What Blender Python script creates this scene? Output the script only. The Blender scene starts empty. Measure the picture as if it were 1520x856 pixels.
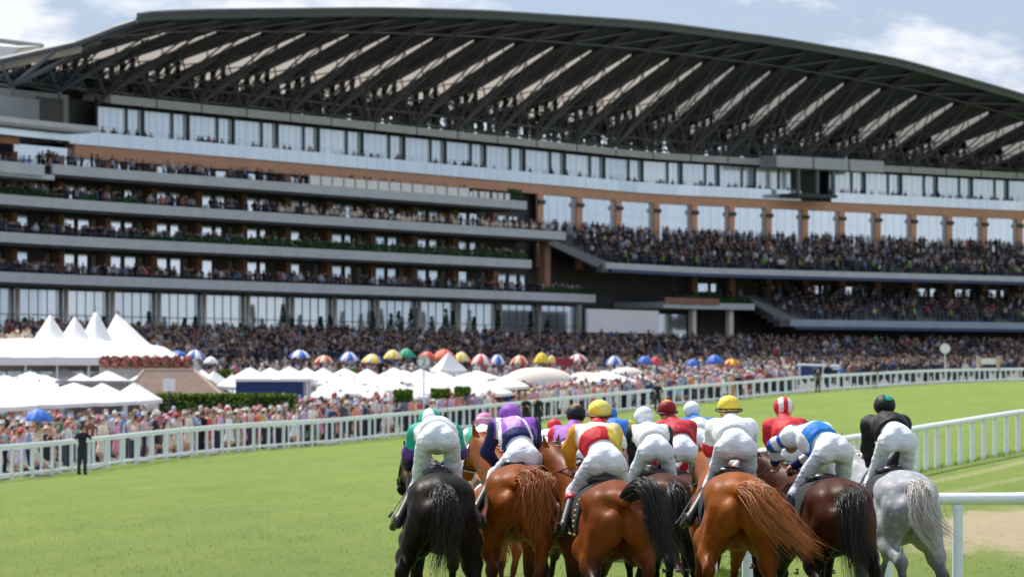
import bpy, math, random
import numpy as np
from mathutils import Vector
R = math.radians
rng = np.random.RandomState(11)
random.seed(5)
scene = bpy.context.scene
COL = scene.collection
FPX = 5700.0      # focal length in photograph pixels (135 mm on a 36 mm sensor, 1520 px wide)
HZ = 558.0
EYE = 2.4

def at(px, py, Y):
    """photograph measurement -> world point at distance Y"""
    return np.array([(px - 760.0) * Y / FPX, Y, EYE - (py - HZ) * Y / FPX])

# ------------------------------------------------------------------ objects
def link(o, parent=None):
    COL.objects.link(o)
    if parent is not None:
        o.parent = parent
    return o

def tag(o, label=None, cat=None, group=None, kind=None):
    if label: o['label'] = label
    if cat: o['category'] = cat
    if group: o['group'] = group
    if kind: o['kind'] = kind
    return o

def empty(name, loc=(0, 0, 0), rz=0.0, label=None, cat=None, group=None):
    o = bpy.data.objects.new(name, None)
    o.empty_display_size = 0.3
    o.location = loc
    o.rotation_euler = (0, 0, rz)
    link(o)
    return tag(o, label, cat, group)

def mesh_obj(name, verts, faces, mats, parent=None, smooth=False, col=None, mi=None, loc=None):
    me = bpy.data.meshes.new(name)
    verts = np.asarray(verts, dtype=np.float32).reshape(-1, 3)
    if isinstance(faces, np.ndarray):
        k = faces.shape[1]; n = faces.shape[0]
        me.vertices.add(len(verts)); me.vertices.foreach_set('co', verts.ravel())
        me.loops.add(n * k); me.loops.foreach_set('vertex_index', faces.astype(np.int32).ravel())
        me.polygons.add(n)
        me.polygons.foreach_set('loop_start', np.arange(0, n * k, k, dtype=np.int32))
        me.polygons.foreach_set('loop_total', np.full(n, k, dtype=np.int32))
        me.update(calc_edges=True)
    else:
        me.from_pydata(verts.tolist(), [], faces)
        me.update()
    if not isinstance(mats, (list, tuple)): mats = [mats]
    for m in mats: me.materials.append(m)
    if mi is not None:
        me.polygons.foreach_set('material_index', np.asarray(mi, dtype=np.int32))
    if smooth:
        me.polygons.foreach_set('use_smooth', np.ones(len(me.polygons), dtype=bool))
    if col is not None:
        ca = me.color_attributes.new('col', 'FLOAT_COLOR', 'POINT')
        c4 = np.ones((len(verts), 4), dtype=np.float32); c4[:, :3] = np.asarray(col)[:, :3]
        ca.data.foreach_set('color', c4.ravel())
    me.update()
    o = bpy.data.objects.new(name, me)
    if loc is not None: o.location = loc
    return link(o, parent)

class MB:
    """collects simple shapes into one mesh"""
    def __init__(s): s.v = []; s.f = []; s.m = []
    def poly(s, pts, faces, m=0):
        b = len(s.v); s.v += [tuple(p) for p in pts]
        s.f += [tuple(i + b for i in f) for f in faces]; s.m += [m] * len(faces)
    def hexa(s, p8, m=0):
        """p8: bottom 4 then top 4, same winding"""
        s.poly(p8, [(3, 2, 1, 0), (4, 5, 6, 7), (0, 1, 5, 4), (1, 2, 6, 5), (2, 3, 7, 6), (3, 0, 4, 7)], m)
    def box(s, c, size, rz=0.0, m=0, taper=1.0):
        cx, cy, cz = c; a, b, h = size[0] / 2, size[1] / 2, size[2] / 2
        ca, sa = math.cos(rz), math.sin(rz)
        P = []
        for z, k in ((-h, 1.0), (h, taper)):
            for x, y in ((-a, -b), (a, -b), (a, b), (-a, b)):
                x *= k; y *= k
                P.append((cx + x * ca - y * sa, cy + x * sa + y * ca, cz + z))
        s.hexa(P, m)
    def tube(s, a, b, ra, rb=None, n=8, m=0, cap=True):
        rb = ra if rb is None else rb
        a = Vector(a); b = Vector(b); d = (b - a)
        if d.length < 1e-6: return
        d.normalize()
        u = d.orthogonal().normalized(); w = d.cross(u)
        P = []
        for c, r in ((a, ra), (b, rb)):
            for i in range(n):
                t = 2 * math.pi * i / n
                P.append(c + u * (r * math.cos(t)) + w * (r * math.sin(t)))
        F = [(i, (i + 1) % n, n + (i + 1) % n, n + i) for i in range(n)]
        if cap: F += [tuple(range(n - 1, -1, -1)), tuple(range(n, 2 * n))]
        s.poly(P, F, m)
    def path(s, pts, r, n=8, m=0, rend=None):
        pts = [Vector(p) for p in pts]; k = len(pts); P = []
        up = Vector((0.13, 0.21, 0.97))
        for j, p in enumerate(pts):
            d = (pts[min(j + 1, k - 1)] - pts[max(j - 1, 0)]).normalized()
            u = d.cross(up).normalized(); w = u.cross(d)
            rr = r if rend is None else r + (rend - r) * j / (k - 1)
            for i in range(n):
                t = 2 * math.pi * i / n
                P.append(p + u * (rr * math.cos(t)) + w * (rr * math.sin(t)))
        F = []
        for j in range(k - 1):
            for i in range(n):
                F.append((j * n + i, j * n + (i + 1) % n, (j + 1) * n + (i + 1) % n, (j + 1) * n + i))
        F += [tuple(range(n - 1, -1, -1)), tuple(range((k - 1) * n, k * n))]
        s.poly(P, F, m)
    def lathe(s, c, prof, n=16, m=0, sx=1.0, sy=1.0):
        P = []
        for r, z in prof:
            for i in range(n):
                t = 2 * math.pi * i / n
                P.append((c[0] + r * math.cos(t) * sx, c[1] + r * math.sin(t) * sy, c[2] + z))
        F = []
        for j in range(len(prof) - 1):
            for i in range(n):
                F.append((j * n + i, j * n + (i + 1) % n, (j + 1) * n + (i + 1) % n, (j + 1) * n + i))
        F += [tuple(range(n - 1, -1, -1)), tuple(range((len(prof) - 1) * n, len(prof) * n))]
        s.poly(P, F, m)
    def build(s, name, mats, parent=None, smooth=False, loc=None):
        v = np.array([tuple(p) for p in s.v], dtype=np.float32)
        if loc is not None: v = v - np.array(loc, dtype=np.float32)
        return mesh_obj(name, v, s.f, mats, parent, smooth, mi=s.m, loc=loc)

# ------------------------------------------------------------------ materials
def new_mat(name):
    m = bpy.data.materials.new(name); m.use_nodes = True
    nt = m.node_tree; b = nt.nodes['Principled BSDF']
    return m, nt, b
def N(nt, t, **kw):
    n = nt.nodes.new(t)
    for k, v in kw.items(): setattr(n, k, v)
    return n
def noise(nt, scale, detail=4, rough=0.6, coord='Object', vec=None):
    n = N(nt, 'ShaderNodeTexNoise'); n.inputs['Scale'].default_value = scale
    n.inputs['Detail'].default_value = detail; n.inputs['Roughness'].default_value = rough
    if vec is None:
        tc = N(nt, 'ShaderNodeTexCoord'); vec = tc.outputs[coord]
    nt.links.new(vec, n.inputs['Vector'])
    return n.outputs['Fac']
def ramp(nt, fac, stops):
    r = N(nt, 'ShaderNodeValToRGB'); e = r.color_ramp.elements
    while len(e) < len(stops): e.new(0.5)
    for i, (p, c) in enumerate(stops):
        e[i].position = p; e[i].color = (c[0], c[1], c[2], 1)
    nt.links.new(fac, r.inputs['Fac'])
    return r.outputs['Color']
def mixc(nt, fac, a, b, mode='MIX'):
    n = N(nt, 'ShaderNodeMix', data_type='RGBA', blend_type=mode)
    for sock, val in ((n.inputs[0], fac), (n.inputs[6], a), (n.inputs[7], b)):
        if hasattr(val, 'links'): nt.links.new(val, sock)
        elif isinstance(val, (int, float)): sock.default_value = val
        else: sock.default_value = (val[0], val[1], val[2], 1)
    return n.outputs[2]
def mathn(nt, op, a, b=0.0, c=None, clamp=False):
    n = N(nt, 'ShaderNodeMath', operation=op); n.use_clamp = clamp
    for i, v in enumerate((a, b, c)):
        if v is None: continue
        if hasattr(v, 'links'): nt.links.new(v, n.inputs[i])
        else: n.inputs[i].default_value = v
    return n.outputs[0]
def bump(nt, b, h, strength=0.3, dist=0.02):
    n = N(nt, 'ShaderNodeBump'); n.inputs['Strength'].default_value = strength
    n.inputs['Distance'].default_value = dist
    nt.links.new(h, n.inputs['Height']); nt.links.new(n.outputs[0], b.inputs['Normal'])
def simple(name, c, rough=0.6, var=0.12, scale=3.0, spec=0.4, bmp=0.0, metal=0.0, bscale=None, sheen=0.0, coord='Object'):
    m, nt, b = new_mat(name)
    f = noise(nt, scale, coord=coord)
    c = np.array(c)
    col = ramp(nt, f, [(0.3, c * (1 - var)), (0.7, np.minimum(c * (1 + var), 1))])
    nt.links.new(col, b.inputs['Base Color'])
    b.inputs['Roughness'].default_value = rough
    b.inputs['Specular IOR Level'].default_value = spec
    b.inputs['Metallic'].default_value = metal
    if sheen: b.inputs['Sheen Weight'].default_value = sheen
    if bmp: bump(nt, b, noise(nt, bscale or scale * 6, coord=coord), bmp)
    return m
def attr_mat(name, rough=0.7, var=0.12, scale=8.0, bmp=0.0, bscale=40.0, spec=0.3, sheen=0.0):
    m, nt, b = new_mat(name)
    a = N(nt, 'ShaderNodeAttribute', attribute_name='col')
    f = noise(nt, scale)
    g = ramp(nt, f, [(0.3, (1 - var,) * 3), (0.7, (1 + var,) * 3)])
    nt.links.new(mixc(nt, 1.0, a.outputs['Color'], g, 'MULTIPLY'), b.inputs['Base Color'])
    b.inputs['Roughness'].default_value = rough
    b.inputs['Specular IOR Level'].default_value = spec
    if sheen: b.inputs['Sheen Weight'].default_value = sheen
    if bmp: bump(nt, b, noise(nt, bscale), bmp)
    return m
def objcol_mat(name, rough=0.8, var=0.15):
    m, nt, b = new_mat(name)
    a = N(nt, 'ShaderNodeObjectInfo')
    g = ramp(nt, noise(nt, 6.0), [(0.3, (1 - var,) * 3), (0.7, (1 + var,) * 3)])
    nt.links.new(mixc(nt, 1.0, a.outputs['Color'], g, 'MULTIPLY'), b.inputs['Base Color'])
    b.inputs['Roughness'].default_value = rough
    return m

# ------------------------------------------------------------------ signed distance modelling
def smin(a, b, k):
    h = np.maximum(k - np.abs(a - b), 0.0) / k
    return np.minimum(a, b) - h * h * k * 0.25
class Body:
    def __init__(s): s.p = []
    def cap(s, a, b, ra, rb=None, k=0.06, inf=True):
        s.p.append(('c', np.array(a, float), np.array(b, float), ra, ra if rb is None else rb, k)); return s
    def ell(s, c, r, k=0.06, rx=0.0, ry=0.0, rz=0.0):
        cx, sx = math.cos(rx), math.sin(rx); cy, sy = math.cos(ry), math.sin(ry); cz, sz = math.cos(rz), math.sin(rz)
        Rx = np.array([[1, 0, 0], [0, cx, -sx], [0, sx, cx]]); Ry = np.array([[cy, 0, sy], [0, 1, 0], [-sy, 0, cy]])
        Rz = np.array([[cz, -sz, 0], [sz, cz, 0], [0, 0, 1]])
        s.p.append(('e', np.array(c, float), np.array(r, float), Rz @ Ry @ Rx, None, k)); return s
    def bounds(s, m):
        lo = np.full(3, 1e9); hi = -lo
        for q in s.p:
            if q[0] == 'c':
                for c, r in ((q[1], q[3]), (q[2], q[4])): lo = np.minimum(lo, c - r); hi = np.maximum(hi, c + r)
            else:
                r = q[2].max(); lo = np.minimum(lo, q[1] - r); hi = np.maximum(hi, q[1] + r)
        return lo - m, hi + m
    def grid(s, h, inflate=0.0, box=None):
        lo, hi = s.bounds(3 * h + inflate) if box is None else (np.array(box[0], float), np.array(box[1], float))
        n = np.ceil((hi - lo) / h).astype(int) + 1
        ax = [lo[i] + h * np.arange(n[i]) for i in range(3)]
        F = np.full(n, 0.6, dtype=np.float32)
        for q in s.p:
            k = q[5]; m = k + inflate + 3 * h
            if q[0] == 'c':
                l = np.minimum(q[1] - q[3], q[2] - q[4]) - m; u = np.maximum(q[1] + q[3], q[2] + q[4]) + m
            else:
                e = np.sqrt(((q[3] * q[2][None, :]) ** 2).sum(1)); l = q[1] - e - m; u = q[1] + e + m
            i0 = np.clip(np.floor((l - lo) / h).astype(int), 0, n); i1 = np.clip(np.ceil((u - lo) / h).astype(int) + 1, 0, n)
            if (i1 <= i0).any(): continue
            X = ax[0][i0[0]:i1[0]][:, None, None]; Y = ax[1][i0[1]:i1[1]][None, :, None]; Z = ax[2][i0[2]:i1[2]][None, None, :]
            if q[0] == 'c':
                a, b = q[1], q[2]; ab = b - a; L = max((ab ** 2).sum(), 1e-9)
                t = np.clip(((X - a[0]) * ab[0] + (Y - a[1]) * ab[1] + (Z - a[2]) * ab[2]) / L, 0, 1)
                d = np.sqrt((X - a[0] - t * ab[0]) ** 2 + (Y - a[1] - t * ab[1]) ** 2 + (Z - a[2] - t * ab[2]) ** 2) - (q[3] + (q[4] - q[3]) * t)
            else:
                c, r, M = q[1], q[2], q[3]
                x, y, z = X - c[0], Y - c[1], Z - c[2]
                lx = x * M[0, 0] + y * M[1, 0] + z * M[2, 0]; ly = x * M[0, 1] + y * M[1, 1] + z * M[2, 1]; lz = x * M[0, 2] + y * M[1, 2] + z * M[2, 2]
                k0 = np.sqrt((lx / r[0]) ** 2 + (ly / r[1]) ** 2 + (lz / r[2]) ** 2)
                k1 = np.sqrt((lx / r[0] ** 2) ** 2 + (ly / r[1] ** 2) ** 2 + (lz / r[2] ** 2) ** 2) + 1e-6
                d = k0 * (k0 - 1) / k1
            sl = (slice(i0[0], i1[0]), slice(i0[1], i1[1]), slice(i0[2], i1[2]))
            F[sl] = smin(F[sl], d.astype(np.float32), k)
        return F - inflate, lo, ax
def surfnet(F, lo, h):
    S = F < 0
    n = np.array(F.shape)
    cnt = np.zeros(n - 1, dtype=np.int8)
    C = [(i, j, k) for i in (0, 1) for j in (0, 1) for k in (0, 1)]
    for i, j, k in C:
        cnt += S[i:n[0] - 1 + i, j:n[1] - 1 + j, k:n[2] - 1 + k]
    act = (cnt > 0) & (cnt < 8)
    idx = np.argwhere(act)
    if len(idx) == 0: return np.zeros((0, 3)), np.zeros((0, 4), int)
    acc = np.zeros((len(idx), 3)); num = np.zeros(len(idx))
    val = {c: F[idx[:, 0] + c[0], idx[:, 1] + c[1], idx[:, 2] + c[2]] for c in C}
    for c in C:
        for a in range(3):
            if c[a] == 0:
                d = list(c); d[a] = 1; d = tuple(d)
                va, vb = val[c], val[d]; m = (va < 0) != (vb < 0)
                t = va / np.where(m, va - vb, 1)
                p = np.tile(np.array(c, float), (len(idx), 1)); p[:, a] += t
                acc[m] += p[m]; num += m
    V = (idx + acc / num[:, None]) * h + lo
    vid = np.full(n - 1, -1, dtype=np.int64); vid[tuple(idx.T)] = np.arange(len(idx))
    Q = []
    for a in range(3):
        b, c = (a + 1) % 3, (a + 2) % 3
        sl0 = [slice(None)] * 3; sl1 = [slice(None)] * 3; sl0[a] = slice(0, -1); sl1[a] = slice(1, None)
        A, B = S[tuple(sl0)], S[tuple(sl1)]
        e = np.argwhere(A != B)
        e = e[(e[:, b] > 0) & (e[:, c] > 0) & (e[:, b] < n[b] - 1) & (e[:, c] < n[c] - 1)]
        ins = A[tuple(e.T)]
        def g(db, dc):
            q = e.copy(); q[:, b] += db; q[:, c] += dc; return vid[tuple(q.T)]
        q = np.stack([g(-1, -1), g(0, -1), g(0, 0), g(-1, 0)], 1)
        q[~ins] = q[~ins][:, ::-1]
        Q.append(q)
    Q = np.concatenate(Q); Q = Q[(Q >= 0).all(1)]
    return V, Q
def sdf_mesh(B, h, inflate=0.0, cut=None, wr=0.0, wfreq=18.0, seed=0, box=None):
    """cut(X,Y,Z)->distance, negative where kept"""
    F, lo, ax = B.grid(h, inflate + 0.0, box)
    X = ax[0][:, None, None]; Y = ax[1][None, :, None]; Z = ax[2][None, None, :]
    if wr:
        r = np.random.RandomState(seed); o = r.rand(9) * 6.28
        W = (np.sin(X * wfreq + o[0] + 2.2 * np.sin(Y * wfreq * .7 + o[1])) * np.sin(Z * wfreq * 1.3 + o[2] + 1.5 * np.sin(X * wfreq * .9 + o[3]))
             + .6 * np.sin((X + Z) * wfreq * 1.9 + o[4] + 1.7 * np.sin(Y * wfreq * 1.1 + o[5])) * np.cos((Y - Z) * wfreq * 1.6 + o[6]))
        F = F + (wr * W).astype(np.float32)
    if cut is not None:
        F = np.maximum(F, cut(X, Y, Z).astype(np.float32))
    return surfnet(F, lo, h)
# ------------------------------------------------------------------ terrain
TP = np.array([  # x, y, height
 (0,5,0),(-8,20,0),(8,20,0),(0,35,0),(-6,35,-.05),(6,40,0),(3,45,0),(9,42,0.02),(20,40,.1),(-12,45,-.25),(-4,60,-.15),(4.6,70,.02),(7.2,81,.1),(9.8,91,.15),(13.2,100,.5),(20,113,.8),(35,110,1.2),
 (-10,90,-.75),(0,90,-.35),(-16.9,127,-1.12),(-30,110,-1.2),(-5,130,-.8),(8,130,.1),(22,140,.9),(-8.5,173,-.78),(-4,187,-.5),(1.4,204,-.1),(8,228,.35),(15.1,253,.8),(27.7,292,1.45),(47.5,356,1.95),(30,230,1.35),(45,280,1.7),(75,400,2.3),(60,200,1.6),(100,300,2.2),
 (-22,150,-1.05),(-30,165,-.95),(-20,180,-.75),(-30,215,-.4),(-12,215,-.2),(-34,250,.5),(-14,250,.5),(-2,260,.75),(-14,285,1.4),(0,300,1.5),(16,300,1.6),(-30,330,2.0),(-10,370,2.4),(10,400,2.8),(40,450,3.0),(90,480,3.1),(-50,330,2.4),(-80,300,2.2),(-60,420,3.0),(0,450,3.1),(60,520,3.2),(120,560,3.2),
 (-100,450,3.2),(-200,100,-1),(200,100,1.5),(-300,700,3.3),(300,700,3.3),(0,900,3.3),(-200,-50,0),(200,-50,0)], float)
def _solve():
    P = TP[:, :2]; D = np.sqrt(((P[:, None] - P[None]) ** 2).sum(2))
    n = len(P); A = np.zeros((n + 3, n + 3)); A[:n, :n] = D + np.eye(n) * -4.0
    A[:n, n] = 1; A[:n, n + 1:] = P; A[n, :n] = 1; A[n + 1:, :n] = P.T
    return np.linalg.solve(A, np.concatenate([TP[:, 2], np.zeros(3)]))
TW = _solve()
def H(x, y):
    x = np.asarray(x, float); y = np.asarray(y, float)
    sh = x.shape; q = np.stack([x.ravel(), y.ravel()], 1)
    D = np.sqrt(((q[:, None] - TP[None, :, :2]) ** 2).sum(2) + 9.0)
    z = D @ TW[:-3] + TW[-3] + q @ TW[-2:]
    return z.reshape(sh)
def h1(x, y): return float(H(np.array([x]), np.array([y]))[0])

def grid_sheet(name, xs, ys, dz, mat, mask=None):
    X, Y = np.meshgrid(xs, ys, indexing='ij'); Z = H(X, Y) + dz
    V = np.stack([X, Y, Z], 2).reshape(-1, 3)
    nx, ny = len(xs), len(ys)
    I = (np.arange(nx - 1)[:, None] * ny + np.arange(ny - 1)[None]).ravel()
    F = np.stack([I, I + ny, I + ny + 1, I + 1], 1)
    if mask is not None:
        c = V[F].mean(1); F = F[mask(c[:, 0], c[:, 1])]
    o = mesh_obj(name, V, F, mat, smooth=True)
    return o

def grass_mat():
    m, nt, b = new_mat('turf')
    tc = N(nt, 'ShaderNodeTexCoord'); vec = tc.outputs['Object']
    sep = N(nt, 'ShaderNodeSeparateXYZ'); nt.links.new(vec, sep.inputs[0])
    mp = N(nt, 'ShaderNodeMapping'); nt.links.new(vec, mp.inputs['Vector'])
    mp.inputs['Scale'].default_value = (1.0, 0.22, 1); mp.inputs['Rotation'].default_value = (0, 0, R(20))
    big = noise(nt, 0.16, 5, 0.6, vec=mp.outputs[0])
    mid = noise(nt, 1.1, 5, 0.7, vec=mp.outputs[0])
    fine = noise(nt, 9.0, 4, 0.75, vec=vec)
    c1 = ramp(nt, big, [(0.32, (.125, .198, .008)), (0.55, (.168, .250, .014)), (0.75, (.22, .275, .022))])
    c2 = ramp(nt, mid, [(0.3, (.110, .178, .008)), (0.5, (.162, .246, .014)), (0.72, (.245, .285, .036))])
    c = mixc(nt, 0.5, c1, c2)
    c = mixc(nt, 1.0, c, ramp(nt, fine, [(0.25, (.58, .62, .52)), (0.7, (1.36, 1.3, 1.3))]), 'MULTIPLY')
    clod = noise(nt, 3.3, 5, .75, vec=vec)
    c = mixc(nt, ramp(nt, clod, [(.66, (0, 0, 0)), (.78, (.25, .25, .25))]), c, (.20, .19, .06))
    c = mixc(nt, ramp(nt, clod, [(.22, (.2, .2, .2)), (.33, (0, 0, 0))]), c, (.08, .15, .010))
    ub = mathn(nt, 'ADD', mathn(nt, 'MULTIPLY', mathn(nt, 'SUBTRACT', sep.outputs['X'], mathn(nt, 'MULTIPLY', sep.outputs['Y'], .31)), 1.15), mathn(nt, 'MULTIPLY', mid, 2.2))
    wv = mathn(nt, 'SINE', ub)
    c = mixc(nt, 1.0, c, ramp(nt, mathn(nt, 'ADD', mathn(nt, 'MULTIPLY', wv, .5), .5), [(.25, (.95, .98, .94)), (.75, (1.02, 1.01, 1.02))]), 'MULTIPLY')
    grit = noise(nt, 34.0, 3, .8, vec=vec)
    c = mixc(nt, 1.0, c, ramp(nt, grit, [(.3, (.72, .75, .7)), (.7, (1.2, 1.17, 1.2))]), 'MULTIPLY')
    # worn, dry ground behind the near rail, with a ragged edge
    dx = mathn(nt, 'SUBTRACT', mathn(nt, 'SUBTRACT', sep.outputs['X'], mathn(nt, 'MULTIPLY', mathn(nt, 'SUBTRACT', sep.outputs['Y'], 58.0), .14)), 8.0); dy = mathn(nt, 'SUBTRACT', sep.outputs['Y'], 59.0)
    e = mathn(nt, 'ADD', mathn(nt, 'POWER', mathn(nt, 'ABSOLUTE', mathn(nt, 'DIVIDE', dx, 2.3)), 2), mathn(nt, 'POWER', mathn(nt, 'ABSOLUTE', mathn(nt, 'DIVIDE', dy, 9.5)), 2))
    e = mathn(nt, 'ADD', e, mathn(nt, 'MULTIPLY', mathn(nt, 'SUBTRACT', mid, 0.5), 2.4))
    dry = ramp(nt, e, [(0.5, (.92, .92, .92)), (1.15, (0, 0, 0))])
    c = mixc(nt, dry, c, ramp(nt, fine, [(0.3, (.34, .27, .15)), (0.7, (.55, .45, .28))]))
    # two wheel-worn lines running along the far rail
    u = mathn(nt, 'SUBTRACT', sep.outputs['X'], mathn(nt, 'MULTIPLY', mathn(nt, 'SUBTRACT', sep.outputs['Y'], 70.0), 0.31))
    for off, w, a in ((5.05, .42, .55), (6.9, .35, .4)):
        g = mathn(nt, 'ABSOLUTE', mathn(nt, 'SUBTRACT', u, off))
        g = mathn(nt, 'SUBTRACT', 1.0, mathn(nt, 'DIVIDE', g, w), clamp=True)
        reg = mathn(nt, 'GREATER_THAN', sep.outputs['Y'], 64.0)
        g = mathn(nt, 'MULTIPLY', mathn(nt, 'MULTIPLY', g, a), reg)
        c = mixc(nt, g, c, (.42, .38, .2))
    nt.links.new(c, b.inputs['Base Color'])
    b.inputs['Roughness'].default_value = 0.9; b.inputs['Specular IOR Level'].default_value = 0.15
    b.inputs['Sheen Weight'].default_value = 0.15
    bump(nt, b, noise(nt, 20.0, 6, 0.85, vec=vec), 0.9, 0.05)
    return m

def axis(segs):
    out = []
    for a, b, s in segs: out += list(np.arange(a, b, s))
    return np.array(out + [segs[-1][1]], float)
gx = axis([(-3000, -400, 400), (-400, -60, 20), (-60, 60, 1.5), (60, 400, 20), (400, 3000, 400)])
gy = axis([(-200, 0, 40), (0, 140, 2.0), (140, 400, 4), (400, 1000, 30), (1000, 5000, 500)])
tag(grid_sheet('ground', gx, gy, 0.0, grass_mat()), 'mown green racecourse turf', kind='structure').pop('category', None)

# outer fence line in plan: (photo x, px per metre)
FS = [(-420, 62), (-200, 52.5), (0, 45), (122, 42), (300, 37), (480, 33.2), (640, 30.2), (800, 27.6), (960, 25), (1100, 22.5), (1300, 19.5), (1520, 16.4), (1700, 14.2), (1900, 12.3)]
fence_ctrl = np.array([((x - 760) / s, FPX / s) for x, s in FS])
def resample(ctrl, step):
    t = np.arange(len(ctrl)); tt = np.linspace(0, len(ctrl) - 1, 600)
    P = np.stack([np.interp(tt, t, ctrl[:, i]) for i in range(2)], 1)
    for _ in range(60): P[1:-1] = (P[:-2] + 2 * P[1:-1] + P[2:]) / 4
    L = np.concatenate([[0], np.cumsum(np.sqrt((np.diff(P, axis=0) ** 2).sum(1)))])
    u = np.arange(0, L[-1], step)
    return np.stack([np.interp(u, L, P[:, i]) for i in range(2)], 1), L[-1]
FL, _ = resample(fence_ctrl, 1.0)
def fence_dist(x, y):
    """signed offset behind (stand side of) the outer fence: positive = behind"""
    x = np.asarray(x, float); y = np.asarray(y, float)
    q = np.stack([x.ravel(), y.ravel()], 1)
    D = ((q[:, None] - FL[None]) ** 2).sum(2); i = np.clip(D.argmin(1), 1, len(FL) - 2)
    T = FL[i + 1] - FL[i - 1]; T /= np.sqrt((T ** 2).sum(1))[:, None]
    nrm = np.stack([-T[:, 1], T[:, 0]], 1)
    return ((q - FL[i]) * nrm).sum(1).reshape(x.shape)
pave = simple('concourse paving', (.15, .14, .13), 0.85, 0.2, 0.6, bmp=0.2)
px_ = axis([(-320, -60, 20), (-60, 80, 1.0), (80, 320, 12)]); py_ = axis([(80, 140, 1.5), (140, 400, 2.0), (400, 720, 16)])
o = grid_sheet('pavement', px_, py_, 0.03, pave, mask=lambda a, b: fence_dist(a, b) > 0.7)
tag(o, 'grey paving of the public enclosure', kind='structure')

# ------------------------------------------------------------------ rails
white_rail = simple('white rail plastic', (.80, .85, .93), 0.38, 0.03, 2.0, 0.5)
white_post = simple('white painted post', (.74, .80, .90), 0.5, 0.06, 6.0, 0.4)
def top_of(px): # photograph: height of the fence's top rail
    return np.interp(px, [-400, 0, 122, 300, 480, 597, 800, 1004, 1120, 1293, 1520, 1900], [705, 662, 652, 638, 624, 612, 594, 573.6, 565, 552.5, 546.5, 541])
def fence_ground(x, y): return h1(x, y)

outer = empty('running_rail', (fence_ctrl[2][0], fence_ctrl[2][1], h1(*fence_ctrl[2])), 0, 'long white outer running rail with upright posts in front of the crowd', 'fence')
O0 = np.array(outer.location)
def rail_strip(pts, w, hgt, z):
    """flat-sided rail following pts, height z above ground"""
    mb = MB(); P = []
    n = len(pts)
    for i, (x, y) in enumerate(pts):
        a = pts[max(i - 1, 0)]; b = pts[min(i + 1, n - 1)]
        t = np.array(b) - np.array(a); t = t / np.linalg.norm(t); nn = np.array([-t[1], t[0]]) * w / 2
        g = h1(x, y) + z
        ch = min(w, hgt) * .28
        P.append([(x - nn[0], y - nn[1], g - hgt / 2), (x + nn[0], y + nn[1], g - hgt / 2), (x + nn[0], y + nn[1], g + hgt / 2 - ch), (x + nn[0] * .55, y + nn[1] * .55, g + hgt / 2),
                  (x - nn[0] * .55, y - nn[1] * .55, g + hgt / 2), (x - nn[0], y - nn[1], g + hgt / 2 - ch)])
    V = [p for r in P for p in r]; F = []
    for i in range(n - 1):
        for k in range(6): F.append((i * 6 + k, i * 6 + (k + 1) % 6, (i + 1) * 6 + (k + 1) % 6, (i + 1) * 6 + k))
    F += [(5, 4, 3, 2, 1, 0), tuple((n - 1) * 6 + k for k in range(6))]
    mb.poly(V, F); return mb
FP, FLen = resample(fence_ctrl, 2.25)
def inpx(p): return 760 + p[0] * FPX / p[1]
FPv = [tuple(p) for p in FP if inpx(p) > -60 and inpx(p) < 1640]
rail_strip(FPv, .11, .16, 1.13).build('top_rail', white_rail, outer, loc=None)
rail_strip(FPv, .06, .09, .2).build('foot_rail', white_rail, outer)
restp = MB(); npost = 0
ground_plate = None
for i, (x, y) in enumerate(FPv):
    a = FPv[max(i - 1, 0)]; b = FPv[min(i + 1, len(FPv) - 1)]
    ang = math.atan2(b[1] - a[1], b[0] - a[0]); g = h1(x, y)
    w = .19 if i % 2 == 0 else .13
    if npost < 99 and inpx((x, y)) > -8:
        mb = MB(); mb.box((x, y, g + .5), (w, .09, 1.16), ang); mb.build('post', white_post, outer); npost += 1
    else:
        restp.box((x, y, g + .5), (w, .09, 1.16), ang)
restp.build('post', white_post, outer)['kind'] = 'stuff'
for i in (3, 4):   # diagonal braces at the left end
    p, q = FPv[i], FPv[i + 1]
    mb = MB(); mb.tube((p[0], p[1], h1(*p) + 1.02), (q[0], q[1], h1(*q) + .24), .035, n=6); mb.build('brace', white_rail, outer)
# children built in world coordinates: keep them there
for c in outer.children: c.location = tuple(-O0)
barrier = empty('crowd_barrier', (fence_ctrl[2][0] - 1.2, fence_ctrl[2][1] + .6, h1(*fence_ctrl[2])), 0, 'second lower white crowd barrier close behind the outer running rail', 'fence')
def offs(p, q, d):
    t = np.array(q) - np.array(p); t = t / np.linalg.norm(t); return (p[0] - t[1] * d, p[1] + t[0] * d)
BPv = [offs(((p[0] + q[0]) / 2), 0, 0) if False else offs(((p[0] + q[0]) / 2, (p[1] + q[1]) / 2), q, .75) for p, q in zip(FPv[:-1], FPv[1:])]
rail_strip(BPv, .06, .09, 1.02).build('top_rail', white_rail, barrier)
nb_ = 0
for i, (x, y) in enumerate(BPv):
    if inpx((x, y)) < -8 or nb_ > 97: continue
    mb = MB(); mb.box((x, y, h1(x, y) + .48), (.1, .06, 1.0), .9); mb.build('post', white_post, barrier); nb_ += 1
for c in barrier.children: c.location = tuple(-v for v in barrier.location)

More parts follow.
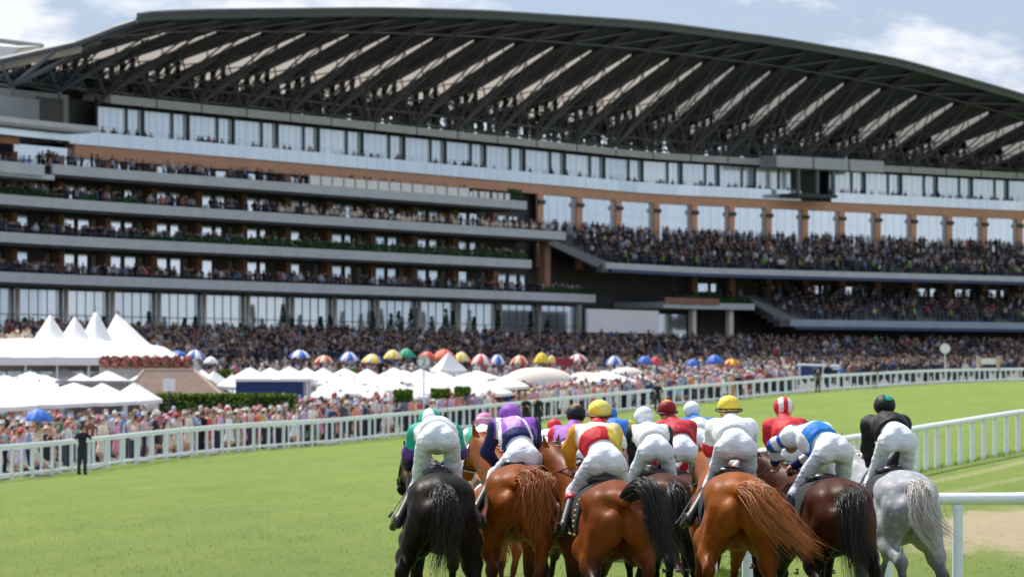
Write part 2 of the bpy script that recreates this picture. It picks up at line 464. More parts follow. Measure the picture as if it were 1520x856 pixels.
inner_ctrl = np.array([(9.5, 42.3), (7.2, 42.45), (5.2, 42.55), (4.0, 42.6), (3.2, 42.75), (2.7, 43.3), (2.45, 44.5), (2.4, 47), (2.6, 52), (3.1, 58), (3.8, 64), (4.7, 70.5), (7.3, 81.5), (9.8, 91), (13.2, 100), (18.5, 112), (26, 126)])
inner = empty('running_rail', (4.93, 42.6, h1(4.93, 42.6)), 0, 'white plastic inner running rail bending back beside the grey horse at the right', 'fence')
tt = np.linspace(0, len(inner_ctrl) - 1, 400)
IP = np.stack([np.interp(tt, np.arange(len(inner_ctrl)), inner_ctrl[:, i]) for i in range(2)], 1)
for _ in range(25): IP[1:-1] = (IP[:-2] + 2 * IP[1:-1] + IP[2:]) / 4
RH = 1.11
mb = MB(); pts = [(x, y, h1(x, y) + RH - .07) for x, y in IP[::3]]
P = []
for i, p in enumerate(pts):
    a = pts[max(i - 1, 0)]; b = pts[min(i + 1, len(pts) - 1)]
    t = np.array(b) - np.array(a); t /= np.linalg.norm(t); s_ = np.array([-t[1], t[0], 0]); s_ /= np.linalg.norm(s_); u_ = np.array([0, 0, 1.])
    for k in range(14):
        an = 2 * math.pi * k / 14
        P.append(np.array(p) + s_ * .085 * math.cos(an) + u_ * .068 * math.sin(an))
F = [(j * 14 + k, j * 14 + (k + 1) % 14, (j + 1) * 14 + (k + 1) % 14, (j + 1) * 14 + k) for j in range(len(pts) - 1) for k in range(14)]
F += [tuple(range(13, -1, -1)), tuple((len(pts) - 1) * 14 + k for k in range(14))]
mb.poly(P, F); o = mb.build('top_rail', white_rail, inner, smooth=True); o.location = (-4.93, -42.6, -h1(4.93, 42.6))
posts = [(5.75, 42.5), (4.94, 42.56), (4.16, 42.6), (2.66, 43.4), (2.4, 46)]
L = np.concatenate([[0], np.cumsum(np.sqrt((np.diff(IP, axis=0) ** 2).sum(1)))])
u0 = L[np.argmin(((IP - np.array([2.6, 52])) ** 2).sum(1))]
for u in np.arange(u0, L[-1], 1.2): posts.append((float(np.interp(u, L, IP[:, 0])), float(np.interp(u, L, IP[:, 1]))))
for x, y in posts:
    g = h1(x, y); mb = MB()
    mb.lathe((x, y, g - .05), [(.062, 0), (.06, .5), (.056, RH - .13)], 12)
    mb.lathe((x, y, g + RH - .19), [(.066, 0), (.066, .06)], 12)
    o = mb.build('post', white_post, inner, smooth=False); o.location = (-4.93, -42.6, -h1(4.93, 42.6))

# joint sleeves on the inner rail
for k in range(6, len(IP) - 6, 19):
    x, y = IP[k]; t = IP[k + 1] - IP[k - 1]; t /= np.linalg.norm(t); z = h1(x, y) + RH - .07
    mb = MB(); n = 14; P = []
    for sgn in (-.09, .09):
        for q in range(n):
            an = 2 * math.pi * q / n; P.append((x + t[0] * sgn - t[1] * .089 * math.cos(an), y + t[1] * sgn + t[0] * .089 * math.cos(an), z + .072 * math.sin(an)))
    mb.poly(P, [(q, (q + 1) % n, n + (q + 1) % n, n + q) for q in range(n)] + [tuple(range(n - 1, -1, -1)), tuple(range(n, 2 * n))])
    o = mb.build('rail_joint', white_post, inner); o.location = (-4.93, -42.6, -h1(4.93, 42.6))
# standing grass: blades over the nearer turf and thicker along the inner rail
rg = np.random.RandomState(3)
n1 = 14000
by = 44 + 62 * rg.rand(n1) ** 1.1; bx = (rg.rand(n1) * 2 - 1) * (by * 760 / FPX + 1.0)
k = rg.randint(0, len(IP), 9000); jx = IP[k, 0] + rg.randn(9000) * .10; jy = IP[k, 1] + rg.randn(9000) * .10
bx = np.concatenate([bx, jx]); by = np.concatenate([by, jy]); hb = np.concatenate([.015 + .035 * rg.rand(n1) ** 2, .06 + .09 * rg.rand(9000)])
dry_ = ((bx - .14 * (by - 58) - 8.0) / 2.2) ** 2 + ((by - 59) / 9.) ** 2 < .9
hb = np.where(dry_, hb * .4, hb)
bz = H(bx, by); m = len(bx); an = rg.rand(m) * 6.28; wv = .004 + .004 * rg.rand(m); ln = (rg.rand(m) - .5) * .06
c0 = np.stack([bx - np.cos(an) * wv, by - np.sin(an) * wv, bz - .005], 1); c1_ = np.stack([bx + np.cos(an) * wv, by + np.sin(an) * wv, bz - .005], 1); c2_ = np.stack([bx + ln, by + ln * .5, bz + hb], 1)
V = np.stack([c0, c1_, c2_], 1).reshape(-1, 3); gcol = np.array([(.13, .22, .01), (.19, .28, .016), (.25, .32, .028), (.32, .34, .07)])[rg.choice(4, m, p=[.3, .35, .25, .1])]
tag(mesh_obj('grass', V, np.arange(3 * m).reshape(-1, 3), attr_mat('grass blade', .8, .1), None, col=np.repeat(gcol, 3, 0)), 'short green grass blades over the near turf and along the inner rail', 'grass', kind='stuff')
# ------------------------------------------------------------------ grandstand
_tx = np.arange(-420, 2140, 4.0)
_s = np.interp(_tx, [-420, 0, 112, 480, 960, 1520, 2140], [16.6, 14.72, 14.3, 13.0, 11.25, 10.2, 9.3])
for _ in range(120): _s[1:-1] = (_s[:-2] + 2 * _s[1:-1] + _s[2:]) / 4
_C = np.stack([(_tx - 760) / _s, FPX / _s], 1)
_T = np.gradient(_C, axis=0); _T /= np.sqrt((_T ** 2).sum(1))[:, None]
for _ in range(60): _T[1:-1] = (_T[:-2] + 2 * _T[1:-1] + _T[2:]) / 4
_N = np.stack([_T[:, 1], -_T[:, 0]], 1)
def plan(t, d=0.0):
    return np.array([np.interp(t, _tx, _C[:, i]) + d * np.interp(t, _tx, _N[:, i]) for i in range(2)])
def P3(t, d, z):
    p = plan(t, d); return (float(p[0]), float(p[1]), float(z))
def tof(px, d):
    q = _C + d * _N; x = 760 + q[:, 0] * FPX / q[:, 1]
    return float(np.interp(px, x, _tx))
def sat(t, d): return FPX / plan(t, d)[1]
def zof(py, t, d): return EYE + (HZ - py) / sat(t, d)

concrete = simple('grey fascia concrete', (.50, .52, .55), 0.7, 0.08, 0.5, bmp=0.1)
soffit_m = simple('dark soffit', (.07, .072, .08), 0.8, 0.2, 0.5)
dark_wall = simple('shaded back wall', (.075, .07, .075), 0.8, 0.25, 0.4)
terra = simple('terracotta cladding', (.62, .32, .21), 0.7, 0.08, 0.5)
terra_d = simple('brown column', (.30, .15, .10), 0.7, 0.15, 0.7)
stone_col = simple('pale stone column', (.70, .62, .57), 0.7, 0.1, 0.8)
steel = simple('grey painted steel', (.10, .115, .135), 0.5, 0.1, 0.5, spec=.5)
steel_d = simple('dark roof steel', (.13, .13, .135), 0.55, 0.15, 0.5)
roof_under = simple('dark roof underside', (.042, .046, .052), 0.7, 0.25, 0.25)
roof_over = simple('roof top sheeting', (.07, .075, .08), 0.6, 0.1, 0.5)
grey_panel = simple('light grey panel', (.47, .47, .50), 0.6, 0.05, 0.5)
shade_m = simple('grey sunshade', (.46, .45, .46), .7, .1, .5)
blue_trim = simple('deep blue trim', (.03, .055, .16), 0.5, 0.1, 0.5)
dark_post = simple('near-black post', (.03, .04, .05), 0.5, 0.1, 0.5)
def glass_m(name, c, ref=.45, rough=.10, vs=.55):
    m, nt, b = new_mat(name)
    tc = N(nt, 'ShaderNodeTexCoord')
    mp = N(nt, 'ShaderNodeMapping'); nt.links.new(tc.outputs['Object'], mp.inputs['Vector']); mp.inputs['Scale'].default_value = (1, 1, .03)
    f = noise(nt, vs, 5, .7, vec=mp.outputs[0])
    c = np.array(c)
    nt.links.new(ramp(nt, f, [(.35, c * .72), (.62, np.minimum(c * 1.15, 1))]), b.inputs['Base Color'])
    b.inputs['Roughness'].default_value = .35
    g = N(nt, 'ShaderNodeBsdfGlossy'); g.inputs['Roughness'].default_value = rough; g.inputs['Color'].default_value = (.85, .93, 1, 1)
    mx = N(nt, 'ShaderNodeMixShader'); mx.inputs[0].default_value = ref
    nt.links.new(b.outputs[0], mx.inputs[1]); nt.links.new(g.outputs[0], mx.inputs[2])
    nt.links.new(mx.outputs[0], nt.nodes['Material Output'].inputs[0])
    return m
glass_top = glass_m('curtained glass', (.66, .73, .80), .45, vs=1.3)
glass_mid = glass_m('pale blue glass', (.66, .78, .92), .6, vs=.8)
glass_low = glass_m('ground floor glass', (.70, .78, .84), .65, vs=.6)
glass_bal = glass_m('glass balustrade', (.58, .69, .78), .5, vs=.9)
lit_win = glass_m('bright window', (.85, .90, .95), .8, vs=1.0)
def translucent(name, c):
    m, nt, b = new_mat(name)
    t = N(nt, 'ShaderNodeBsdfTranslucent'); t.inputs['Color'].default_value = (*c, 1)
    b.inputs['Base Color'].default_value = (*[x * .8 for x in c], 1); b.inputs['Roughness'].default_value = .6
    mx = N(nt, 'ShaderNodeMixShader'); mx.inputs[0].default_value = .75
    nt.links.new(b.outputs[0], mx.inputs[1]); nt.links.new(t.outputs[0], mx.inputs[2])
    nt.links.new(mx.outputs[0], nt.nodes['Material Output'].inputs[0])
    return m
rooflight = translucent('translucent rooflight', (.93, .82, .70))

stand = empty('grandstand', P3(85, 0, 3.2), 0, 'huge grandstand of grey balconies, terracotta columns and glass under a dark curved lattice roof', 'grandstand')
S0 = tuple(-c for c in stand.location)
def put(mb, name, mat, parent=None, smooth=False):
    o = mb.build(name, mat, parent or stand, smooth)
    if parent is None: o.location = S0
    return o
def bar(mb, t0, t1, d0, d1, z0, z1, step=30, m=0, z0b=None, z1b=None):
    """box swept along the facade; z may be callables of t"""
    n = max(1, int(abs(t1 - t0) / step)); ts = np.linspace(t0, t1, n + 1)
    f = lambda z, t: z(t) if callable(z) else z
    P = []
    for t in ts:
        P += [P3(t, d0, f(z0, t)), P3(t, d1, f(z0 if z0b is None else z0b, t)), P3(t, d1, f(z1 if z1b is None else z1b, t)), P3(t, d0, f(z1, t))]
    F = [(3, 2, 1, 0), tuple(n * 4 + k for k in range(4))]
    for i in range(n):
        for k in range(4): F.append((i * 4 + k, i * 4 + (k + 1) % 4, (i + 1) * 4 + (k + 1) % 4, (i + 1) * 4 + k))
    mb.poly(P, F, m)
BX = [-131, -58, 15, 85, 154, 223, 290, 357, 422, 483, 548, 610, 671, 730, 788, 848, 906, 962, 1019, 1074, 1128, 1183, 1237, 1291, 1345, 1398, 1450, 1503, 1555, 1607, 1658]
# --- main body
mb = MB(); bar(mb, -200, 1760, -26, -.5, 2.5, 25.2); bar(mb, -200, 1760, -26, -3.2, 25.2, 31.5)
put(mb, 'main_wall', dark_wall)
mb = MB(); bar(mb, tof(108, .6), 1760, -.5, .9, lambda t: 25.15 + (.0 if t > 700 else -.25 * (700 - t) / 700), 26.35); put(mb, 'terracotta_band', terra)
mb = MB(); bar(mb, 90, 1180, .9, 1.15, 26.36, 27.75); bar(mb, 1225, 1760, .9, 1.15, 26.36, 27.7)
put(mb, 'glass_balustrade', glass_bal)
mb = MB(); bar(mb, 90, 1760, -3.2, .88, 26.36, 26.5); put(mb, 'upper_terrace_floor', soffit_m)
# --- top storey
for i in range(4, len(BX) - 1):
    a, b = BX[i], BX[i + 1]; w = b - a
    dz = 0.0
    if 1150 < a < 1230:
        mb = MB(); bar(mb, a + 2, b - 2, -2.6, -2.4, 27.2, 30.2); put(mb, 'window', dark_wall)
        continue
    for f0, f1 in ((.02, .655), (.675, .985)):
        mb = MB(); bar(mb, a + w * f0, a + w * f1, -1.3, -1.2, 27.0, 30.75)
        wo = put(mb, 'window', glass_top)
        mb = MB()
        k = 4 if f1 - f0 > .4 else 2
        for q in range(k + 1):
            t = a + w * (f0 + (f1 - f0) * q / k)
            bar(mb, t - .22, t + .22, -1.2, -1.15, 27.0, 30.75)
        bar(mb, a + w * f0, a + w * f1, -1.2, -1.1, 28.55, 28.66)
        put(mb, 'window_frame', glass_bal, wo)
    mb = MB(); bar(mb, a + w * .01, a + w * .97, -2.8, .9, 31.45, 32.0, z0b=30.95, z1b=31.85); put(mb, 'sunshade', shade_m)
    mb = MB(); bar(mb, a - 1.5, a + 1.5, -1.05, -.85, 26.5, 31.6); put(mb, 'upper_column', dark_post)
    mb = MB(); bar(mb, a + w * .65, a + w * .685, -1.15, -1.0, 26.5, 31.0); put(mb, 'upper_column', dark_post)
# --- press box under the roof
for a, b in ((1153, 1206), (1209, 1259), (1262, 1312)):
    mb = MB(); bar(mb, tof(a, 4), tof(b, 4), .9, 4, 30.6, 32.15); put(mb, 'box_panel', grey_panel)
mb = MB(); bar(mb, tof(1180, 4), tof(1240, 4), 1.2, 4.4, 26.7, 27.15); put(mb, 'box_floor', dark_post)
for x in (1184, 1212, 1236):
    mb = MB(); bar(mb, tof(x, 3.6), tof(x + 4, 3.6), 3.2, 3.6, 27.1, 30.6); put(mb, 'upper_column', steel)
# --- balconies on the left half
LV = [('L5', 23.6, 76, 780), ('L4', 20.2, -160, 838), ('L3', 16.5, -160, 787), ('L2', 12.6, -160, 882)]
TE = tof(806, 0)
for k, (nm, z, xa, xb) in enumerate(LV):
    ta, tb = tof(xa, 6) if xa > 0 else -190, tof(xb, 6)
    mb = MB(); bar(mb, ta, tb, -.5, 5.9, z - .95, z - .62)
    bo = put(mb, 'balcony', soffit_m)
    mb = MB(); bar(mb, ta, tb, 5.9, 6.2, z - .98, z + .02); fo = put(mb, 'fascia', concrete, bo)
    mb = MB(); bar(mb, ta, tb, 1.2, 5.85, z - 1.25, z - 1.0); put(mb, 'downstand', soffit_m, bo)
    # raking floor where people stand
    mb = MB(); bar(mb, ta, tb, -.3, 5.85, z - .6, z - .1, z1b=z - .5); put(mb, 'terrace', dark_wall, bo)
    if k == 0: zh = 25.1
    else: zh = LV[k - 1][1] - 1.2
    # windows and brown piers seen over the heads
    for i in range(0, 16):
        a, b = BX[i], BX[i + 1]; w = b - a
        if b < -70 or a < ta - 20 or a > min(tb, TE) - 20: continue
        r = np.random.RandomState(i * 7 + k)
        for f0, f1 in ((.14 + r.rand() * .03, .42), (.52, .62 + .12 * r.rand()), (.80, .9)):
            if r.rand() < .12: continue
            mb = MB(); bar(mb, a + w * f0, a + w * f1, -.48, -.4, z + .5, zh - .25)
            put(mb, 'balcony_window', lit_win)
        mb = MB(); bar(mb, a - 4, a + 4, -.4, .6, z - .5, zh); put(mb, 'brown_pier', terra_d)
board_m = simple('off-white board', (.82, .80, .78), .6, .05, 1.0)
# pale table covers / parapet boards on the top balcony
xs = list(np.arange(462, 700, 17)) + [704, 714, 722, 733, 742, 752]
for j, x in enumerate(xs):
    w_ = 14.5 if x < 690 else 6
    mb = MB(); bar(mb, tof(x, 6), tof(x + w_, 6), 5.7, 5.88, 23.62, 24.62 if x < 690 else 24.4)
    put(mb, 'parapet_board', board_m)
for xa, xb, z, d in ((215, 250, 16.5, 0), (282, 345, 16.5, 0), (347, 786, 16.5, 0), (5, 75, 20.2, 0), (120, 145, 20.2, 0), (180, 208, 20.2, 0), (812, 880, 12.6, 0), (755, 775, 23.6, 0)):
    pass
# --- ground floor glazing of the left half
gcols = [-110, -42, 26, 98, 167, 236, 303, 368, 434, 497, 560, 622, 681, 742, 801, 860, 972]
for i, x in enumerate(gcols):
    t = tof(x, 1.5)
    mb = MB(); bar(mb, t - 1.9, t + 1.9, 1.35, 1.65, 3.0, 11.6); put(mb, 'stone_column', stone_col)
for i in range(len(gcols) - 2):
    a, b = tof(gcols[i] + 1, 1), tof(gcols[i + 1] - 2.5, 1)
    mb = MB(); bar(mb, a, b, 1.05, 1.15, 5.0, 11.2); wo = put(mb, 'ground_floor_window', glass_low)
    mb = MB()
    for q in (0, .2, .4, .6, .8, 1.0):
        t = a + (b - a) * q; bar(mb, t - .3, t + .3, 1.15, 1.2, 5.0, 11.2)
    bar(mb, a, b, 1.15, 1.22, 8.6, 8.7); put(mb, 'window_frame', steel, wo)
# --- right half: tall glazing between terracotta columns
tcols = [802, 860, 918, 974.6, 1030.6, 1086, 1141, 1195, 1249.5, 1303, 1356, 1409, 1461, 1513.6, 1566, 1618, 1669]
for i, x in enumerate(tcols):
    t = tof(x, 1)
    mb = MB(); bar(mb, t - 3.9, t + 3.9, .75, 1.1, 16.0, 25.16); co = put(mb, 'terracotta_column', terra)
    mb = MB(); bar(mb, t - 4.6, t + 4.6, 1.1, 1.35, 23.9, 24.4); put(mb, 'floodlight', dark_post, co)
    if i < len(tcols) - 1:
        a, b = t + 3.5, tof(tcols[i + 1], 1) - 3.5
        mb = MB(); bar(mb, a, b, .5, .62, 18.5, 25.1); wo = put(mb, 'tall_window', glass_mid)
        mb = MB()
        for q in (0, .25, .5, .75, 1): bar(mb, a + (b - a) * q - .25, a + (b - a) * q + .25, .62, .66, 18.5, 25.1)
        for zz in (21.2, 23.2): bar(mb, a, b, .62, .67, zz, zz + .1)
        put(mb, 'window_frame', glass_bal, wo)
# --- raked tiers of the right half
def tier(name, ta, tb, d0, z0, d1, z1, rows):
    mb = MB()
    for r in range(rows):
        da = d0 + (d1 - d0) * r / rows; db = d0 + (d1 - d0) * (r + 1) / rows
        zt = z0 + (z1 - z0) * r / (rows - 1)
        bar(mb, ta, tb, da, db, zt - .9, zt)
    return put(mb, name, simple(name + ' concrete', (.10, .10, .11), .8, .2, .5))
TU = tof(898, 9.5)
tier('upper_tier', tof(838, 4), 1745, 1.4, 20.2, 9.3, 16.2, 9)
mb = MB(); bar(mb, TU, 1745, 9.3, 9.7, 15.75, 16.5); put(mb, 'tier_fascia', concrete)
mb = MB(); bar(mb, TU + 8, 1745, 9.2, 9.72, 15.35, 15.72); put(mb, 'blue_fascia_trim', blue_trim)
# sloping side wall at the tier's end
def side(x0, d0, za0, za1, x1, d1, zb0, zb1, name):
    mb = MB(); a = tof(x0, d0); b = tof(x1, d1); n = 8; P = []
    for i in range(n + 1):
        u = i / n; t = a + (b - a) * u; d = d0 + (d1 - d0) * u
        P += [P3(t, d, za0 + (zb0 - za0) * u), P3(t, d - .4, za0 + (zb0 - za0) * u), P3(t, d - .4, za1 + (zb1 - za1) * u), P3(t, d, za1 + (zb1 - za1) * u)]
    F = [(3, 2, 1, 0), tuple(n * 4 + k for k in range(4))] + [(i * 4 + k, i * 4 + (k + 1) % 4, i * 4 + 4 + (k + 1) % 4, i * 4 + 4 + k) for i in range(n) for k in range(4)]
    mb.poly(P, F); return put(mb, name, simple('side wall panel', (.16, .17, .185), .6, .1, .5))
side(815, 5.6, 18.6, 19.4, 902, 9.5, 15.3, 16.6, 'sloping_side_wall')
side(1112, 6.5, 12.3, 12.9, 1182, 10.2, 8.7, 10.1, 'sloping_side_wall')
TL = tof(1172, 10.2)
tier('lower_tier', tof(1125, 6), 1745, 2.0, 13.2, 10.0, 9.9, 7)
mb = MB(); bar(mb, TL, 1745, 10.0, 10.4, 9.05, 9.95); put(mb, 'tier_fascia', simple('blue-grey fascia', (.30, .36, .44), .6, .08, .5))
mb = MB(); bar(mb, TL + 6, 1745, 9.9, 10.42, 8.65, 9.02); put(mb, 'blue_fascia_trim', blue_trim)
for i, x in enumerate(tcols[4:]):
    t = tof(x, 1); mb = MB(); bar(mb, t - 4, t + 4, .4, 1.2, 12.0, 15.95); put(mb, 'brown_pier', terra_d)
    if i in (0, 3, 4, 6, 7, 8, 9, 10, 11):
        a = t + 8
        for w0, w1 in ((3, 17), (22, 29)):
            mb = MB(); bar(mb, a + w0, a + w1, .2, .35, 13.7, 14.75); put(mb, 'low_window', lit_win)
# --- middle link between the halves
for x in (1030, 1085):
    t = tof(x, 6); mb = MB(); bar(mb, t - 3.2, t + 3.2, 5.4, 6.1, 3.0, 11.2); put(mb, 'stone_column', stone_col)
t = tof(808, 4); mb = MB(); bar(mb, t - 4, t + 4, 3.6, 4.5, 12.6, 19.2); put(mb, 'brown_pier', terra_d)
mb = MB(); bar(mb, tof(872, 8), tof(978, 8), 7.7, 8.0, 7.85, 10.75); put(mb, 'blank_screen', simple('blank screen', (.80, .78, .80), .6, .03, .5))
mb = MB(); bar(mb, tof(985, 7), tof(1120, 7), -.4, 7, 11.2, 12.0); put(mb, 'link_balcony', concrete)
mb = MB(); bar(mb, tof(985, 7), tof(1066, 7), 7, 7.25, 11.8, 12.6); put(mb, 'link_fascia', terra_d)
mb = MB(); bar(mb, tof(985, 2), tof(1030, 2), .3, .6, 7.5, 10.6); put(mb, 'ground_floor_window', glass_low)
mb = MB(); bar(mb, tof(1040, 2), tof(1140, 2), .3, .6, 4.5, 9); put(mb, 'ground_floor_window', dark_wall)
# --- lower terrace steps in front of the whole stand
mb = MB()
for r in range(14):
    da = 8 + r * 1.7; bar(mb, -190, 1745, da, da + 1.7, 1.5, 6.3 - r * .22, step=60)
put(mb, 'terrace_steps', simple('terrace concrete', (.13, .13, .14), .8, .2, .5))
# --- left end pavilion
mb = MB(); bar(mb, -190, tof(104, .5), -3, .3, 28.2, 31.4); put(mb, 'end_wall', simple('end wall cladding', (.22, .22, .235), .7, .15, .5))
mb = MB(); bar(mb, -190, tof(66, 1), .3, .5, 28.5, 30.6)
mb2 = MB(); bar(mb2, tof(62, 1), tof(100, 1), .32, .5, 28.2, 30.9); put(mb2, 'end_window', dark_wall)
put(mb, 'end_cladding', simple('end panel', (.27, .28, .31), .7, .1, .4))
mb = MB(); bar(mb, -190, tof(140, 7), -.5, 6.6, 27.0, 27.5); bar(mb, -190, tof(150, 7), 6.6, 6.8, 27.2, 27.75); put(mb, 'end_balcony', concrete)
mb = MB(); bar(mb, -190, tof(120, 5), 4.8, 5.0, 26.2, 26.9); put(mb, 'end_glass', glass_bal)
mb = MB(); bar(mb, -190, tof(32, 3), 2.4, 2.8, 25.6, 26.3); put(mb, 'end_terracotta', terra)
mb = MB(); bar(mb, -190, tof(76, 7), -.5, 7.4, 21.9, 22.4); bar(mb, -190, tof(70, 8), 7.4, 7.7, 22.2, 23.3); put(mb, 'end_balcony', concrete)
mb = MB(); bar(mb, tof(28, 1), tof(150, 1), .2, .4, 23.9, 25.9); put(mb, 'end_glass', glass_low)

# ------------------------------------------------------------------ roof
rl_x = [-60, 122, 196, 259, 322, 392, 518, 585, 648, 708, 767, 827, 886, 997, 1056, 1111, 1170, 1225, 1277, 1332, 1384, 1439, 1490, 1700]
rl_y = [92, 99, 104, 108, 118, 122, 135, 141, 146, 153, 160, 165, 172, 182, 189, 195, 204, 210, 215, 222, 226, 233, 243, 282]
ru_x = [60, 238, 319, 400, 553, 624, 697, 764, 820, 886, 945, 1004, 1059, 1115, 1170, 1214, 1269, 1317, 1365, 1409, 1453, 1492, 1700]
ru_y = [72, 51, 53, 55, 58, 62, 65, 71, 76, 81, 88, 94, 101, 108, 115, 125, 132, 140, 149, 158, 169, 180, 240]
re_x = [60, 200, 300, 480, 560, 718, 960, 1144, 1328, 1520, 1700]
re_y = [74, 31, 27, 24.5, 23.5, 27, 42, 65, 96, 150, 214]
DL, DU, DE, DB = -2.0, 8.6, 14.8, -11.0
def zprof(t):
    o = []
    for d, xs, ys in ((DL, rl_x, rl_y), (DU, ru_x, ru_y), (DE, re_x, re_y)):
        px = 760 + plan(t, d)[0] * FPX / plan(t, d)[1]
        o.append(zof(np.interp(px, xs, ys), t, d))
    return o
_zt = np.arange(-20, 1740, 10.0); _zp = np.array([zprof(t) for t in _zt])
for _ in range(14): _zp[1:-1] = (_zp[:-2] + 2 * _zp[1:-1] + _zp[2:]) / 4
def zroof(t, d):
    a, b, c = [np.interp(t, _zt, _zp[:, i]) for i in range(3)]
    back = a - 2.4
    return float(np.interp(d, [DB, DL, DU, DE], [back, a, b, c]))
RB = BX[2:]
fin_h = lambda d, t=0: float(np.interp(d, [DB, DL, DU, DE], [1.9, 1.75, .55, .3])) * float(np.interp(t, [20, 90, 160, 300, 900, 1500], [.3, .4, .72, .8, .98, 1.3]))
roof = MB()
ds = [DB, -6.5, DL, 1, 4, 6.5, DU, 11.5, DE]
rmb = MB(); tmb = MB()
for i in range(len(RB) - 1):
    a, b = RB[i], RB[i + 1]
    P = []
    for d in ds:
        P += [P3(a, d, zroof(a, d)), P3(b, d, zroof(b, d) + fin_h(d, b))]
    F = [(2 * j, 2 * j + 1, 2 * j + 3, 2 * j + 2) for j in range(len(ds) - 1)]
    rmb.poly(P, F)
    Q = [(x, y, z + .35) for x, y, z in P]
    tmb.poly(Q, [f[::-1] for f in F])
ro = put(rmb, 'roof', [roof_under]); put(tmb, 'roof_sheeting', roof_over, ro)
for i in range(len(RB)):
    t = RB[i]
    mb = MB(); P = []
    dd = np.linspace(DL, DU, 7)
    for d in dd: P += [P3(t, d, zroof(t, d) + (.05 if i else -.9)), P3(t, d, zroof(t, d) + (fin_h(d, t) - .02 if i else .1))]
    mb.poly(P, [(2 * j, 2 * j + 2, 2 * j + 3, 2 * j + 1) for j in range(6)]); put(mb, 'rooflight', rooflight)
    # small rooflights behind, broken up by the trusses
    for da_, db_ in ((-6.2, -5.5), (-4.7, -4.1), (-3.3, -2.7)):
        if i == 0: continue
        mb = MB(); mb.poly([P3(t, d, zroof(t, d) + zz) for d in (da_, db_) for zz in (.15, 1.5)], [(0, 2, 3, 1)]); put(mb, 'rear_rooflight', rooflight)
    # closing strips above/behind
    mb = MB(); P = []
    hz_ = 0.0 if i == 0 else 1.0
    for d in (DB, -6.2, -5.5, -4.7, -4.1, -3.3, -2.7, DL): P += [P3(t, d, zroof(t, d)), P3(t, d, zroof(t, d) + .02 + hz_ * fin_h(d, t))]
    mb.poly(P, [(0, 2, 3, 1), (4, 6, 7, 5), (8, 10, 11, 9), (12, 14, 15, 13)])
    for d_ in (-6.2, -4.7, -3.3) if i else ():
        e_ = d_ + .7
        mb.poly([P3(t, d_, zroof(t, d_) + 1.45), P3(t, d_, zroof(t, d_) + fin_h(d_, t)), P3(t, e_, zroof(t, e_) + 1.45), P3(t, e_, zroof(t, e_) + fin_h(e_, t)), P3(t, d_, zroof(t, d_)), P3(t, d_, zroof(t, d_) + .2), P3(t, e_, zroof(t, e_)), P3(t, e_, zroof(t, e_) + .2)], [(0, 2, 3, 1), (4, 6, 7, 5)])
    P = []
    for d in (DU, 11.5, DE): P += [P3(t, d, zroof(t, d)), P3(t, d, zroof(t, d) + .02 + hz_ * fin_h(d, t))]
    mb.poly(P, [(0, 2, 3, 1), (2, 4, 5, 3)]); 
    # lattice rafter of this bay: top chord, bottom chord, diagonals, mullions across the rooflight
    top = lambda d: P3(t, d, zroof(t, d) - .12)
    dep = lambda d: float(np.interp(d, [DB, DL, 1, 3, DE], [1.3, 1.6, 1.0, .45, .3]))
    bot = lambda d: P3(t + 4, d, zroof(t + 4, d) - dep(d))
    g = list(np.linspace(-7, DE - .3, 12))
    for j in range(len(g) - 1):
        mb.tube(top(g[j]), top(g[j + 1]), .09, n=5, cap=False, m=1)
        mb.tube(bot(g[j]), bot(g[j + 1]), .10, n=5, cap=False, m=1)
        mb.tube(top(g[j]), bot(g[j + 1]), .06, n=4, cap=False, m=1)
        mb.tube(bot(g[j]), top(g[j]), .06, n=4, cap=False, m=1)
    for d in (1.6, 4.9, 7.2):
        mb.tube(P3(t, d, zroof(t, d)), P3(t - .4, d, zroof(t, d) + fin_h(d, t)), .09, n=4, m=1)
    if i < len(RB) - 1:   # cross braces in the plane of the roof
        t2 = RB[i + 1]
        for j, d in enumerate((-4.5, -1, 11)):
            mb.tube(P3(t, d, zroof(t, d) - dep(d) * .8), P3(t2, d, zroof(t2, d) - dep(d) * .8), .1, n=4, cap=False, m=1)
            mb.tube(P3(t, d, zroof(t, d) - .3), P3(t2, d + 3, zroof(t2, min(d + 3, DE)) - .2), .09, n=4, cap=False, m=1)
    put(mb, 'rafter', [roof_under, steel_d])
    # branching supports over each upper column
    mb = MB(); base = P3(t, 0.2, 31.7)
    r0 = .2 if i > 1 else .3
    w = (RB[min(i + 1, len(RB) - 1)] - t) or 50
    tips = [(t - w * .9, 3.4), (t + w * .95, 3.4), (t - w * .5, 8.0), (t + w * .55, 8.4), (t - w * .6, -4), (t + w * .6, -4), (t, 5.5), (t + w * .1, 11.5)]
    for tt_, d in tips:
        mb.tube(base, P3(tt_, d, zroof(tt_, d) - dep(d) * .7), r0 * .7, .08, n=5, cap=False)
    mb.tube(P3(t, -.6 if i > 1 else .2, 26.4 if i < 2 else 31.0), base, r0, n=8)
    # web of small members along the back of the truss zone
    r = np.random.RandomState(40 + i)
    for j in range(38):
        ta = t + r.rand() * w; tb_ = ta + (r.rand() - .5) * w * .8
        da, db = -3.5 + r.rand() * 5, -3.5 + r.rand() * 5
        za = 32 + r.rand() * .6; zb = zroof(min(max(tb_, -10), 1690), db) - .2
        mb.tube(P3(ta, da, za), P3(tb_, db, zb - r.rand() * 1.2), (.05 + .05 * r.rand()), n=4, cap=False)
    for zz in (32.3, 33.6):
        mb.tube(P3(t, -.5, zz), P3(t + w, -.5, zz), .16, n=5, cap=False)
    put(mb, 'branching_support', steel if i < 2 else steel_d)
